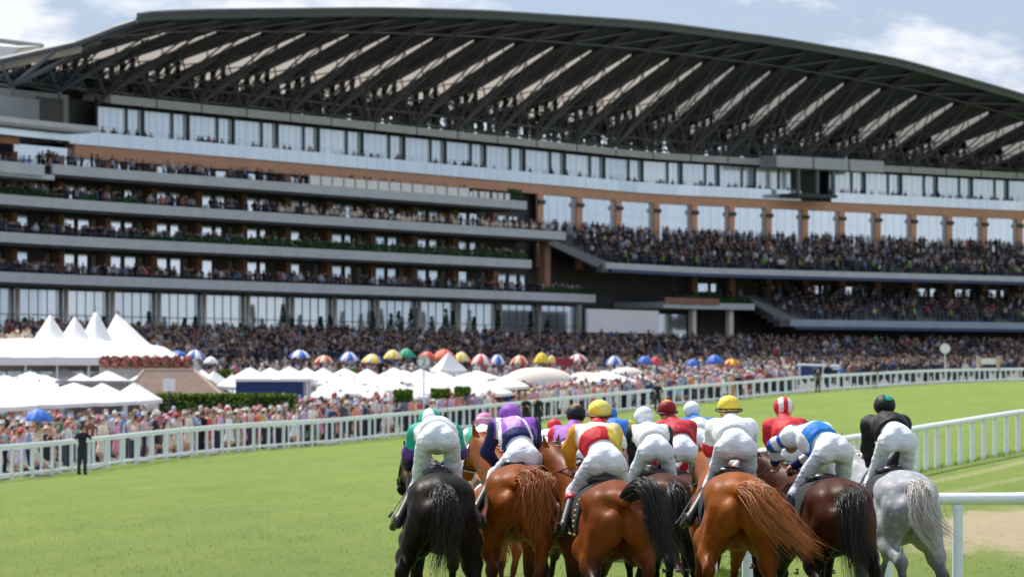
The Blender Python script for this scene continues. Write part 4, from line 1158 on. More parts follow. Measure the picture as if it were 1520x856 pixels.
for x0, x1 in ((1189, 1207), (1226, 1236)):
    mb = MB(); mb.hexa([tuple(at(x, y, Y)) for y in (558, 545) for x, Y in ((x0, 300.2), (x1, 300.2), (x1, 300.3), (x0, 300.3))]); o = mb.build('navy_panel', blue_trim, sg); o.location = SO
gt = empty('banner_frame', tuple(at(1467, 545, 330)), 0, 'white banner between two beige posts behind the far rail at right', 'banner')
GO = tuple(-v for v in gt.location)
beige = simple('beige post', (.55, .42, .33), .7)
for x in (1452, 1482):
    mb = MB(); mb.box(tuple(at(x, 538, 330)), (.28, .28, 1.2)); o = mb.build('post', beige, gt); o.location = GO
mb = MB(); mb.box(tuple(at(1467, 536, 330)), (1.3, .08, .5)); o = mb.build('banner', whitef, gt); o.location = GO
# ------------------------------------------------------------------ conical evergreens before the ground floor glass
cyp = [(37, 471), (62, 474), (84, 472), (154, 470, 1), (205, 477), (221, 462), (263, 484), (274, 472), (290, 470), (357, 480), (420, 452), (434, 472), (476, 470), (490, 467), (553, 462), (580, 465), (592, 462), (610, 458), (641, 470), (662, 458), (672, 462), (704, 470), (740, 460), (788, 462), (812, 475)]
r = np.random.RandomState(9)
def cypress(x, ytop, lb):
    t = tof(x, 3.2); zt = zof(ytop, t, 3.2); base = 5.9; hh = zt - base; p = P3(t, 3.2, base)
    o = empty('conical_tree', p, 0, lb, 'tree', 'conical evergreens before the ground floor glass')
    n = 340; u = r.rand(n); rad = (.12 + .5 * (1 - u) ** .8) * (hh / 3.4) ** .4
    an = r.rand(n) * 6.28; rr = rad * r.rand(n) ** .4
    c = np.stack([rr * np.cos(an), rr * np.sin(an), .35 + u * (hh - .35)], 1)
    a = r.randn(n, 3); a /= np.sqrt((a ** 2).sum(1))[:, None]; b = np.cross(a, r.randn(n, 3)); b /= np.sqrt((b ** 2).sum(1))[:, None]
    s = .16; V = np.stack([c - a * s, c + b * s * .6, c + a * s, c - b * s * .6], 1).reshape(-1, 3)
    mesh_obj('crown', V, np.arange(4 * n).reshape(-1, 4), leaf_attr, o, col=np.repeat(np.array([(.012, .045, .025), (.02, .065, .035), (.03, .09, .045)])[r.randint(0, 3, n)], 4, 0))
    mb = MB(); mb.tube((0, 0, 0), (0, 0, hh * .5), .1, .04, 6); mb.build('trunk', wood_pole, o)
for i, q_ in enumerate(cyp):
    gi = min(range(2, len(gcols) - 1), key=lambda j: abs((gcols[j] + gcols[j + 1]) / 2 - q_[0]))
    nth = ['first', 'second', 'third', 'fourth', 'fifth', 'sixth', 'seventh', 'eighth', 'ninth', 'tenth', 'eleventh', 'twelfth', 'thirteenth', 'fourteenth', 'fifteenth', 'sixteenth', 'seventeenth', 'eighteenth', 'nineteenth', 'twentieth', 'twenty-first', 'twenty-second', 'twenty-third', 'twenty-fourth', 'last'][i]
    ref = 'left of the marquee peaks' if q_[0] < 75 else 'behind the marquee peaks' if q_[0] < 190 else 'above the flower baskets' if q_[0] < 300 else 'above the navy kiosk' if q_[0] < 480 else 'above the furlong marker' if q_[0] < 700 else 'near the blank screen'
    cypress(q_[0], q_[1], 'dark conical evergreen, %s from the left, %s' % (nth, ref))
# planting on the balconies
def planter(x0, x1, d, z, hh, lb, n, seed, cols=hedge_g):
    ta, tb = tof(x0, d), tof(x1, d); r = np.random.RandomState(seed); p = np.array(P3((ta + tb) / 2, d, z))
    t = ta + (tb - ta) * r.rand(n); xy = np.stack([np.interp(t, _tx, _C[:, i]) + (d - .1 - .4 * r.rand(n)) * np.interp(t, _tx, _N[:, i]) for i in range(2)], 1)
    c = np.column_stack([xy, z + hh * r.rand(n)]) - p
    a = r.randn(n, 3); a /= np.sqrt((a ** 2).sum(1))[:, None]; b = np.cross(a, r.randn(n, 3)); b /= np.sqrt((b ** 2).sum(1))[:, None]
    s = .16; V = np.stack([c - a * s, c + b * s * .6, c + a * s, c - b * s * .6], 1).reshape(-1, 3)
    o = mesh_obj('balcony_planting', V, np.arange(4 * n).reshape(-1, 4), leaf_attr, None, col=np.repeat(np.array(cols)[r.randint(0, len(cols), n)], 4, 0), loc=tuple(p))
    tag(o, lb, 'planting', 'green planting along the balcony edges')
GB = [(.02, .07, .025), (.035, .11, .035), (.05, .15, .04)]
planter(214, 262, 5.8, 16.45, .55, 'short green planting on the third balcony above the left columns', 500, 1, GB)
planter(280, 342, 5.8, 16.45, .65, 'middle green planting on the third balcony, gap either side', 700, 2, GB)
planter(346, 786, 5.8, 16.45, .95, 'longest green planting running to the right end of the third balcony', 5200, 3, GB)
planter(4, 76, 5.8, 20.15, .8, 'green planting at the far left of the fourth balcony', 900, 4, GB)
planter(120, 146, 5.8, 20.15, .75, 'small green clump on the fourth balcony, middle of three', 350, 5, GB)
planter(178, 208, 5.8, 20.15, .7, 'small green clump on the fourth balcony, right of three', 350, 6, GB)
planter(812, 880, 6, 12.55, .8, 'green planting at the right end of the lowest balcony', 900, 7, GB)
planter(1012, 1066, 7, 12.5, .6, 'green strip on the link balcony left of the sloping wall', 500, 8, GB)
planter(1066, 1122, 7, 11.95, .85, 'green strip on the lower step of the link balcony', 600, 9, GB)
planter(757, 778, 5, 23.6, 1.5, 'dark shrub at the right end of the top balcony', 400, 10, GB)
# ------------------------------------------------------------------ distant crowd: one mass of small figures
def person_template():
    """small figure: legs+body as 6-sided rings, arms, head with hair"""
    rings = [(.0, .13, .10), (.45, .14, .10), (.85, .17, .12), (1.05, .15, .11), (1.38, .215, .12), (1.46, .13, .09), (1.5, .06, .06)]
    V = []; part = []
    for z, rx, ry in rings:
        for i in range(6):
            a = i * math.pi / 3; V.append((rx * math.cos(a), ry * math.sin(a), z)); part.append(0 if z < .86 else 1)
    F = [(j * 6 + i, j * 6 + (i + 1) % 6, (j + 1) * 6 + (i + 1) % 6, (j + 1) * 6 + i) for j in range(len(rings) - 1) for i in range(6)]
    b = len(V)
    for z, rr in ((1.48, .05), (1.56, .095), (1.66, .105), (1.74, .075), (1.77, .02)):
        for i in range(6):
            a = i * math.pi / 3 + .2; V.append((rr * math.cos(a), rr * 1.1 * math.sin(a), z)); part.append(2 if z < 1.65 else 3)
    F += [(b + j * 6 + i, b + j * 6 + (i + 1) % 6, b + (j + 1) * 6 + (i + 1) % 6, b + (j + 1) * 6 + i) for j in range(4) for i in range(6)]
    for sx in (-1, 1):
        b = len(V)
        for (x, y, z, rr) in ((.24, 0, 1.38, .05), (.29, -.03, 1.1, .045), (.22, -.16, .95, .035)):
            for i in range(4):
                a = i * math.pi / 2; V.append((sx * x + rr * math.cos(a), y + rr * math.sin(a), z)); part.append(1 if z > 1 else 2)
        F += [(b + j * 4 + i, b + j * 4 + (i + 1) % 4, b + (j + 1) * 4 + (i + 1) % 4, b + (j + 1) * 4 + i) for j in range(2) for i in range(4)]
    return np.array(V), np.array(F), np.array(part)
PV, PF, PP = person_template()
DARKS = np.array([(.012, .016, .03), (.02, .022, .026), (.03, .045, .09), (.015, .015, .015), (.05, .05, .06), (.09, .10, .13), (.02, .03, .06), (.06, .045, .04), (.03, .04, .06)])
MIDS = np.array([(.12, .2, .42), (.30, .38, .52), (.42, .30, .26), (.5, .47, .45), (.22, .09, .07), (.30, .22, .17), (.18, .22, .3), (.55, .53, .55), (.1, .1, .12), (.33, .2, .2)])
BRIGHTS = np.array([(.75, .73, .72), (.62, .60, .68), (.50, .14, .18), (.62, .34, .33), (.16, .25, .5), (.7, .5, .45), (.8, .78, .7), (.5, .06, .07), (.16, .35, .33), (.7, .55, .4), (.35, .5, .7)])
SKIN = np.array([(.60, .36, .26), (.52, .30, .21), (.66, .43, .33), (.34, .19, .12), (.62, .39, .29)])
HAIR = np.array([(.05, .03, .02), (.12, .07, .04), (.02, .016, .014), (.3, .2, .1), (.08, .05, .035), (.25, .22, .2)])
crowd_pts = []   # x,y,z,scale,set
def add_people(ps, kind):
    for p in ps: crowd_pts.append((*p, kind))
def row(t0, t1, d, z, dens, kind, r, jit=.25):
    L_ = np.linalg.norm(plan(t1, d) - plan(t0, d)); n = int(L_ * dens)
    for t in t0 + (t1 - t0) * np.sort(r.rand(n)):
        if d > 1.3 and z > 3 and min(abs(t + 14 - b_) for b_ in BX) < 1.7 and (t > 830 or z < 7): continue
        if r.rand() < .30 * (1 + math.sin(t * .13 + z * 2.1) * math.sin(t * .037 + d)): continue
        p = plan(t, d + (r.rand() - .5) * jit); crowd_pts.append((p[0], p[1], z, kind))
r = np.random.RandomState(21)
# balconies
for k, (nm, z, xa, xb) in enumerate(LV):
    ta, tb = (tof(xa, 6) if xa > 0 else -190), tof(xb - 4, 6)
    if k == 0:
        row(ta, tof(330, 5), 5.2, z - .45, 1.7, 1, r); row(tof(330, 5), tof(600, 5), 5.0, z - .45, 1.1, 0, r); row(ta, tb, 3.4, z - .3, .8, 0, r)
    else:
        row(ta, tb, 5.3, z - .55, 1.9, 1 if k != 2 else 0, r); row(ta, tb, 4.2, z - .45, 1.4, 0, r); row(ta, tb, 2.8, z - .35, .35, 0, r)
    if k == 1: row(tof(400, 5.5), tb, 5.6, z - .75, 1.6, 3, r)
row(-190, tof(80, 7), 7.0, 22.4, .8, 1, r)
# top storey terrace
row(100, 1180, .3, 26.6, .8, 0, r, .5); row(1230, 1745, .3, 26.6, .9, 0, r, .5)
# upper tier, lower tier
for q in range(9):
    u = q / 8.; d = 1.4 + 7.9 * (q + .5) / 9; z = 20.2 + (16.2 - 20.2) * u
    row(tof(820 + 78 * u, d), 1745, d, z, 2.1, 0 if q % 3 else 1, r, .5)
for q in range(7):
    u = q / 6.; d = 2 + 8 * (q + .5) / 7; z = 13.2 + (9.9 - 13.2) * u
    row(tof(1120 + 55 * u, d), 1745, d, z, 1.6, 0, r, .5)
row(tof(985, 6), tof(1110, 6), 6, 12.0, .6, 0, r)
# lower terrace steps
for q in range(14):
    d = 8 + (q + .5) * 1.7; z = 6.3 - q * .22
    row(-190, 1745, d, z, 1.8 if q > 1 else 1.2, 0, r, .9)
for b_ in BX[15:-2]:   # hi-vis stewards at the foot of the aisles
    for d_, z_ in ((9.0, 16.3), (9.8, 10.0)):
        if z_ > 12 or b_ > 1200: p = plan(b_ - 13, d_); crowd_pts.append((p[0], p[1], z_, 4))
# open enclosure in front of the stand: scatter on the ground
n = 5200
X = r.uniform(-60, 90, n); Y = r.uniform(150, 480, n)
fd = fence_dist(X, Y)
def stand_clear(x, y):   # distance in front of the facade
    D = (x[:, None] - _C[None, ::4, 0]) ** 2 + (y[:, None] - _C[None, ::4, 1]) ** 2; i = D.argmin(1)
    return ((np.stack([x, y], 1) - _C[::4][i]) * _N[::4][i]).sum(1)
ok = (fd > 1.5) & (stand_clear(X, Y) > 33)
pxx = 760 + X * FPX / Y
ok &= (pxx > -40) & (pxx < 1560)
# keep the buildings clear
ok &= ~((Y > 221) & (Y < 263) & (pxx < 300)) & ~((Y > 199) & (Y < 210) & (pxx > 180) & (pxx < 470)) & ~((Y > 176) & (Y < 180) & (pxx < 445))
X, Y = X[ok], Y[ok]; Z = H(X, Y)
for x, y, z in zip(X, Y, Z): crowd_pts.append((x, y, z, 2 if (y < 305 and 760 + x * FPX / y < 1170) else 0))
# near and middle crowd behind the rail, beyond the individually built front ones
n = 2600; U = r.rand(n) * FLen; off = 2.2 + 24 * r.rand(n) ** 1.5
FPf, _ = resample(fence_ctrl, .5)
ii = np.clip((U / .5).astype(int), 1, len(FPf) - 2); T_ = FPf[ii + 1] - FPf[ii - 1]; T_ /= np.sqrt((T_ ** 2).sum(1))[:, None]
Q = FPf[ii] + np.stack([-T_[:, 1], T_[:, 0]], 1) * off[:, None]
pq = 760 + Q[:, 0] * FPX / Q[:, 1]
ok = (pq > -40) & (pq < 1180) & ~((Q[:, 1] > 175) & (Q[:, 1] < 181) & (pq < 445))
Q = Q[ok]; Z = H(Q[:, 0], Q[:, 1])
for (x, y), z in zip(Q, Z): crowd_pts.append((x, y, z, 2))
# pink-hatted group above the marquee at the far left
for j in range(60):
    Yk = 258 + r.rand() * 6; p = at(r.uniform(-30, 44), r.uniform(492, 507), Yk); crowd_pts.append((p[0], Yk, p[2] - 1.65, 3))
CP = np.array(crowd_pts); n = len(CP)
kinds = CP[:, 3].astype(int)
rv = np.random.RandomState(77)
sc = 1.0 + .07 * rv.randn(n); sc = np.clip(sc, .8, 1.15); ang = math.pi + rv.randn(n) * .5 + .6 * 0
base = PV[None] * sc[:, None, None]
base = np.repeat(base, 1, 0).astype(np.float32)
base[:, :, 0] *= (1 + .12 * rv.randn(n))[:, None]
ca, sa = np.cos(rv.randn(n) * .6), np.sin(rv.randn(n) * .6)
x = base[:, :, 0] * ca[:, None] - base[:, :, 1] * sa[:, None]; y = base[:, :, 0] * sa[:, None] + base[:, :, 1] * ca[:, None]
V = np.stack([x + CP[:, 0:1], y + CP[:, 1:2], base[:, :, 2] + CP[:, 2:3]], 2)
def pick(arr, m): return arr[rv.randint(0, len(arr), m)]
top = pick(DARKS, n); bot = pick(DARKS, n)
u = rv.rand(n)
m = (kinds == 0) & (u < .22); top[m] = pick(MIDS, m.sum())
m = (kinds == 0) & (u > .965); top[m] = pick(BRIGHTS, m.sum())
m = (kinds == 1) & (u < .42); top[m] = pick(MIDS, m.sum()); m = (kinds == 1) & (u > .9); top[m] = pick(BRIGHTS, m.sum())
m = (kinds >= 2) & (u < .35); top[m] = pick(MIDS, m.sum()); m = (kinds >= 2) & (u > .45); top[m] = pick(BRIGHTS, m.sum())
hair = pick(HAIR, n); skin = pick(SKIN, n)
m = (kinds >= 2) & (rv.rand(n) < .5); hair[m] = pick(BRIGHTS, m.sum())
m = (kinds == 1) & (rv.rand(n) < .1); hair[m] = pick(BRIGHTS, m.sum())
m = (kinds == 4); top[m] = np.array([(.16, .36, .06)]); m = (kinds == 3); top[m] = np.array([(.72, .62, .52)]) * (.7 + .4 * rv.rand(m.sum()))[:, None]
colr = np.stack([bot, top, skin, hair], 1)[:, PP]     # n, nv, 3
nv = len(PV)
Fm = (PF[None] + (np.arange(n) * nv)[:, None, None]).reshape(-1, 4)
cm = attr_mat('crowd clothing', .85, .12, 6.0)
co = mesh_obj('crowd', V.reshape(-1, 3), Fm, cm, None, smooth=False, col=colr.reshape(-1, 3))
tag(co, 'dense mass of race-goers filling the balconies, tiers, terrace steps and enclosure', 'crowd', kind='stuff')
print('crowd', n)

# ------------------------------------------------------------------ spectators by the rail, each its own figure
skin_m = simple('skin', (.66, .42, .31), .6, .12, 6); hair_m = simple('brown hair', (.06, .035, .02), .6, .3, 20)
cloth_m = objcol_mat('clothing colour'); dark_cloth = simple('dark trousers', (.03, .035, .05), .8, .3, 5)
def spectator_body(kind, seed):
    rr = np.random.RandomState(seed); B = Body()
    ax_ = rr.rand()
    B.ell((0, 0, 1.62), (.078, .095, .115), .03); B.cap((0, 0, 1.42), (0, 0, 1.52), .05, .05, .04)
    B.ell((0, -.09, 1.61), (.016, .022, .025), .015)
    B.ell((0, 0, 1.27), (.17, .11, .19), .06); B.ell((0, 0, 1.05), (.145, .105, .15), .08); B.cap((-.15, 0, 1.4), (.15, 0, 1.4), .065, .065, .06)
    B.ell((0, 0, .93), (.165, .125, .13), .07)
    if kind == 'dress':
        B.cap((0, 0, .95), (0, 0, .5), .15, .24, .06)
        for s in (-1, 1): B.cap((s * .09, 0, .6), (s * .09, .0, .08), .06, .04, .03); B.cap((s * .09, 0, .05), (s * .09, -.13, .03), .035, .03, .03)
    else:
        for s in (-1, 1): B.cap((s * .09, 0, .88), (s * .11, 0, .48), .095, .075, .05); B.cap((s * .11, 0, .48), (s * .12, .02, .08), .075, .06, .04); B.cap((s * .12, .02, .05), (s * .12, -.14, .04), .045, .035, .03)
    arms = {0: ((.25, .0, 1.13), (.21, -.12, .92)), 1: ((.27, -.05, 1.16), (.12, -.3, 1.2)), 2: ((.28, -.08, 1.25), (.16, -.24, 1.5)), 3: ((.3, .02, 1.15), (.14, -.16, 1.02))}
    for s, k in ((-1, rr.randint(4)), (1, rr.randint(4))):
        e, h = arms[k]; sh = (s * .185, 0, 1.39); e = (s * e[0], e[1], e[2]); h = (s * h[0], h[1], h[2])
        B.cap(sh, e, .055, .045, .03); B.cap(e, h, .043, .03, .02); B.ell((h[0], h[1] - .03, h[2] + .02), (.035, .045, .045), .02)
    V, F = sdf_mesh(B, .034)
    c = V[F].mean(1)
    mi = np.ones(len(F), int)
    mi[(c[:, 2] > 1.47)] = 0
    mi[(c[:, 2] > 1.66) | ((c[:, 2] > 1.55) & (c[:, 1] > .03))] = 2
    m = (np.abs(c[:, 0]) > .1) & (c[:, 1] < -.14) & (c[:, 2] > .9); mi[m] = 0
    if kind == 'dress': mi[c[:, 2] < .5] = 0
    else: mi[c[:, 2] < .9] = 3
    return V, F, mi
spec = []
for k in range(12):
    V, F, mi = spectator_body('dress' if k % 2 == 0 else 'suit', 100 + k)
    o = mesh_obj('person', V, F, [skin_m, cloth_m, hair_m, dark_cloth], None, True, mi=mi)
    spec.append(o)
def hat_mesh(kind):
    mb = MB()
    if kind == 0: mb.lathe((0, 0, 1.68), [(.26, 0), (.265, .015), (.11, .03), (.1, .1), (.05, .13)], 14)
    elif kind == 1: mb.lathe((0, 0, 1.67), [(.14, .02), (.15, .035), (.095, .04), (.09, .17), (.088, .18)], 14)
    elif kind == 2: mb.lathe((.04, -.02, 1.73), [(.15, 0), (.16, .02), (.1, .05), (.02, .07)], 12); mb.path([(.04, 0, 1.78), (.1, .0, 1.88), (.2, .0, 1.9), (.26, 0, 1.84)], .012, 5)
    else: mb.lathe((0, 0, 1.68), [(.17, 0), (.175, .015), (.1, .03), (.095, .1), (.06, .12)], 14)
    return mb
hats = []
for k in range(4):
    o = hat_mesh(k).build('hat', cloth_m, None, True); hats.append(o)
PALN = [('white', (.74, .73, .72)), ('cream', (.70, .62, .50)), ('pale blue', (.38, .50, .68)), ('pink', (.72, .30, .40)), ('coral', (.68, .25, .18)), ('navy', (.02, .035, .11)), ('black', (.02, .02, .022)),
        ('red', (.52, .05, .06)), ('royal blue', (.05, .14, .5)), ('lilac', (.5, .38, .62)), ('grey', (.28, .29, .31)), ('tan', (.40, .28, .19)), ('green', (.06, .28, .16)), ('blush', (.70, .48, .42)), ('orange', (.65, .28, .1)), ('burgundy', (.2, .03, .06)), ('pale yellow', (.70, .62, .38))]
HATN = ['wide-brimmed hat', 'tall hat', 'feathered fascinator', 'small round hat']
rs = np.random.RandomState(31)
def where(px):
    for lim, t in ((40, 'at the left edge'), (100, 'near the blue umbrella'), (160, 'beside the black-suited steward'), (235, 'below the front parasols'), (300, 'under the left hedge end'), (370, 'under the middle hedge'), (440, 'under the right hedge end'),
                   (500, 'right of the navy kiosk'), (560, 'short of the furlong marker'), (620, 'near the furlong marker pole'), (700, 'above the black horse'), (780, 'behind the purple-capped jockey'), (860, 'under the large cream dome'), (950, 'under the small cream domes'), (1040, 'above the red-capped jockey')):
        if px < lim: return t
    return 'toward the far rail bend'
usedset = set()
placed = 0; tries = 0
cells = []
while placed < 300 and tries < 6000:
    tries += 1
    u = rs.rand() ** 1.25 * FLen * .8
    off = 0.9 + 3.6 * rs.rand() ** 1.2 + (1.0 if tries % 3 == 0 else 0)
    i = int(np.clip(u / .5, 1, len(FPf) - 2)); T_ = FPf[i + 1] - FPf[i - 1]; T_ /= np.linalg.norm(T_)
    p = FPf[i] + np.array([-T_[1], T_[0]]) * off
    px = 760 + p[0] * FPX / p[1]
    if px < -18 or px > 1120: continue
    if any((p[0] - a) ** 2 + (p[1] - b) ** 2 < .42 ** 2 for a, b in cells): continue
    cells.append((p[0], p[1]))
    b = rs.randint(12); src = spec[b]; ci = rs.randint(len(PALN)) if rs.rand() < .55 else rs.choice([0, 0, 1, 1, 2, 3, 13, 13, 9, 4, 5]); hi = rs.randint(len(PALN)) if rs.rand() < .4 else rs.choice([0, 0, 1, 3, 13])
    hk = rs.randint(4) if rs.rand() < .72 else -1
    if b % 2 == 1 and hk in (0, 2): hk = 1
    if src.name in usedset:
        o = src.copy(); COL.objects.link(o)
    else:
        o = src; usedset.add(src.name)
    g = h1(*p); o.location = (p[0], p[1], g); s = .94 + .12 * rs.rand() - (.04 if b % 2 == 0 else 0); o.scale = (s, s, s)
    fa = math.atan2(T_[1], T_[0]); o.rotation_euler = (0, 0, fa + rs.randn() * .5)
    o.color = (*PALN[ci][1], 1)
    who = 'front-row spectator' if off < 1.6 else 'spectator' if off < 2.9 else 'rear spectator'
    lb = '%s %s' % (PALN[ci][0], 'dress' if b % 2 == 0 else 'jacket')
    if hk >= 0:
        if hats[hk].name in usedset:
            h = hats[hk].copy(); COL.objects.link(h)
        else:
            h = hats[hk]; usedset.add(h.name)
        h.parent = o; h.color = (*PALN[hi][1], 1)
        lb += ' and %s %s' % (PALN[hi][0], HATN[hk])
    else: lb += ', bareheaded,'
    tag(o, '%s in %s %s' % (who, lb, where(px)), 'person', 'spectators behind the outer rail')
    placed += 1
for o in spec + hats:
    if o.name not in usedset: bpy.data.objects.remove(o)
print('spectators', placed)
# stewards in dark suits on the course side of the rail and by it
ST = [(122, 706, 43, 'steward in black suit standing on the turf in front of the left rail', 1.0), (798, 632, 30, 'man in dark suit at the rail, right one of two above the purple jockey', 1.0), (781, 628, 30, 'man in dark suit at the rail, left one of two above the purple jockey', 1.0),
      (976, 609, 25.5, 'tall figure in dark coat at the rail above the white-capped jockey', 1.0), (1096, 597, 22.5, 'dark figure at the rail above the yellow-capped jockey', 1.0), (1214, 586, 21, 'figure in brown jacket at the far rail, left one of two', 1.0), (1297, 575, 19.5, 'figure in brown jacket at the far rail, right one of two', 1.0)]
for i, (x, yb, s, lb, k) in enumerate(ST):
    rr = np.random.RandomState(i); V, F, mi = spectator_body('suit', 60 + i)
    Y = FPX / s; X = (x - 760) / s
    o = mesh_obj('person', V, F, [skin_m, simple('dark suit', (.012, .014, .02) if i < 5 else (.10, .06, .05), .8, .2, 4), hair_m, dark_cloth], None, True, mi=mi, loc=(X, Y, h1(X, Y)))
    o.rotation_euler = (0, 0, [2.8, .4, -.3, .2, .1, .3, 0][i]); tag(o, lb, 'person')
    if i in (0, 3):
        h = hat_mesh(1).build('hat', dark_post, o, True)
# ------------------------------------------------------------------ horses
def coat(name, body, dark, leg_shade_z=.62, var=.25, rough=.42, dapple=False, spec=.45):
    m, nt, b = new_mat(name)
    tc = N(nt, 'ShaderNodeTexCoord'); sp = N(nt, 'ShaderNodeSeparateXYZ'); nt.links.new(tc.outputs['Object'], sp.inputs[0])
    body = np.array(body); f = noise(nt, 2.6, 6, .65)
    c = ramp(nt, f, [(.3, body * (1 - var)), (.55, body), (.75, np.minimum(body * (1 + var * 1.2), 1))])
    if dapple:
        v = N(nt, 'ShaderNodeTexVoronoi'); v.inputs['Scale'].default_value = 14.0; nt.links.new(tc.outputs['Object'], v.inputs['Vector'])
        c = mixc(nt, .45, c, ramp(nt, v.outputs['Distance'], [(.1, (.62, .62, .63)), (.5, (.25, .25, .27))]))
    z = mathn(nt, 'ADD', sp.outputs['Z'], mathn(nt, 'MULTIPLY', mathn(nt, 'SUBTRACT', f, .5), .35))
    g = N(nt, 'ShaderNodeMapRange'); g.inputs['From Min'].default_value = leg_shade_z - .08; g.inputs['From Max'].default_value = leg_shade_z + .16
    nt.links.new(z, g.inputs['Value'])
    c = mixc(nt, g.outputs[0], dark, c)  # dark leg points, carried up the thighs to paint in shade below the rump
    nt.links.new(c, b.inputs['Base Color'])
    nt.links.new(mathn(nt, 'ADD', .28, mathn(nt, 'MULTIPLY', noise(nt, 5.5, 5, .7), .36)), b.inputs['Roughness']); b.inputs['Specular IOR Level'].default_value = .075
    mp = N(nt, 'ShaderNodeMapping'); mp.inputs['Scale'].default_value = (1, .35, 1); nt.links.new(tc.outputs['Object'], mp.inputs['Vector'])
    n1 = noise(nt, 7, 5, .6, vec=mp.outputs[0]); n2 = noise(nt, 90, 3, .7, vec=mp.outputs[0])
    bump(nt, b, mathn(nt, 'ADD', n1, mathn(nt, 'MULTIPLY', n2, .05)), .5, .02)
    return m
def hair_mat(name, c, var=.45):
    m, nt, b = new_mat(name)
    a = N(nt, 'ShaderNodeAttribute', attribute_name='col')
    nt.links.new(mixc(nt, 1.0, a.outputs['Color'], c, 'MULTIPLY'), b.inputs['Base Color'])
    b.inputs['Roughness'].default_value = .45; b.inputs['Specular IOR Level'].default_value = .35
    return m
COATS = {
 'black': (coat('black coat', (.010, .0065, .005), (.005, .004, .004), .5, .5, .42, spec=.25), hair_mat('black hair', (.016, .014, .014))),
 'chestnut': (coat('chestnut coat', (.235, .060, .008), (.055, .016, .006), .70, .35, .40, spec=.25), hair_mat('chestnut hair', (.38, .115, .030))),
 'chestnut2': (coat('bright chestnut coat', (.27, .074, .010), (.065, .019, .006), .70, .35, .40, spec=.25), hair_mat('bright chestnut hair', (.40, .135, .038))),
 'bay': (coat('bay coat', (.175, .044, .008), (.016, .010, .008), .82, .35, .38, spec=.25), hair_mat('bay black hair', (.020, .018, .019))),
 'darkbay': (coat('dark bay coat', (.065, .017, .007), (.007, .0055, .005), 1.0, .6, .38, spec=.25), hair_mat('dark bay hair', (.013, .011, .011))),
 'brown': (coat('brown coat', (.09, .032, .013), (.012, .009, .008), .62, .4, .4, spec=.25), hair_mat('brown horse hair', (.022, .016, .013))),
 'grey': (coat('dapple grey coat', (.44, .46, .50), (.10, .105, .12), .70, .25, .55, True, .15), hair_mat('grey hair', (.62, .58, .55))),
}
hoof_m = simple('hoof horn', (.05, .042, .038), .5, .2, 10)
leather = simple('black leather', (.012, .012, .013), .38, .2, 12, .5)
leather_br = simple('brown leather', (.07, .035, .02), .45, .2, 12)
cloth_bl = simple('black saddle cloth', (.014, .015, .022), .85, .2, 20, bmp=.3)
cloth_wh = simple('white saddle cloth', (.7, .7, .7), .85, .08, 20, bmp=.2)
gold = simple('gold braid', (.50, .36, .14), .6, .2, 10)
eye_m = simple('eye', (.01, .008, .006), .1, .1, 10, .8)

def hair_mesh(guide, n, spread0, spread1, rad, r, wave=.03, seg=14, flat=.6, tipfan=1.0, fr=2.0):
    """guide: list of points; strands follow it, fanning out; returns V,F,col"""
    G = np.array(guide, float); t = np.linspace(0, 1, seg)
    u = np.linspace(0, 1, len(G)); g = np.stack([np.interp(t, u, G[:, i]) for i in range(3)], 1)
    for _ in range(2): g[1:-1] = (g[:-2] + 2 * g[1:-1] + g[2:]) / 4
    V = []; F = []; Cc = []
    off0 = r.randn(n, 3); off0 /= np.sqrt((off0 ** 2).sum(1))[:, None]; off0 *= (r.rand(n) ** .5)[:, None]
    off1 = off0 * .6 + r.randn(n, 3) * .5 * tipfan
    ph = r.rand(n, 3) * 6.28; ln = .55 + .45 * r.rand(n) ** .6; st = r.rand(n) * .12
    nclump = 9; clid = r.randint(0, nclump, n); clo = r.randn(nclump, 3) * .55; clp = r.rand(nclump) * 6.28
    shade = .55 + .9 * r.rand(n) ** 1.3
    k = 0
    for i in range(n):
        tt = st[i] + (ln[i] - st[i]) * t
        c = np.stack([np.interp(tt, t, g[:, a]) for a in range(3)], 1)
        sp = (spread0 + (spread1 - spread0) * np.sin(np.clip(tt * 1.35, 0, 1) * math.pi / 2))[:, None]
        o = (off0[i] * (1 - tt[:, None]) + (off1[i] * .55 + clo[clid[i]] * .6) * tt[:, None]) * sp
        w = wave * (1 + .8 * off0[i, 0]) * tt[:, None] * np.stack([np.sin(tt * 6.28 * fr + ph[i, 0] * .35 + clp[clid[i]]), np.sin(tt * 6.28 * fr * .8 + ph[i, 1]) * .7, np.cos(tt * 6.28 * fr * .7 + ph[i, 2] * .4) * .6], 1)
        c = c + o + w
        d = np.gradient(c, axis=0); d /= np.sqrt((d ** 2).sum(1))[:, None] + 1e-9
        a = np.cross(d, np.array([.2, 1, .1])); a /= np.sqrt((a ** 2).sum(1))[:, None] + 1e-9; b = np.cross(d, a)
        rr = (rad * (1 - .85 * t ** 2))[:, None]
        ring = np.stack([c + a * rr, c - a * rr * .5 + b * rr * flat, c - a * rr * .5 - b * rr * flat], 1)
        V.append(ring.reshape(-1, 3))
        idx = np.arange(seg - 1)[:, None] * 3 + k
        for q in range(3): F.append(np.stack([idx[:, 0] + q, idx[:, 0] + (q + 1) % 3, idx[:, 0] + 3 + (q + 1) % 3, idx[:, 0] + 3 + q], 1))
        Cc.append(np.full((seg * 3, 3), shade[i])); k += seg * 3
    return np.concatenate(V), np.concatenate(F), np.concatenate(Cc)

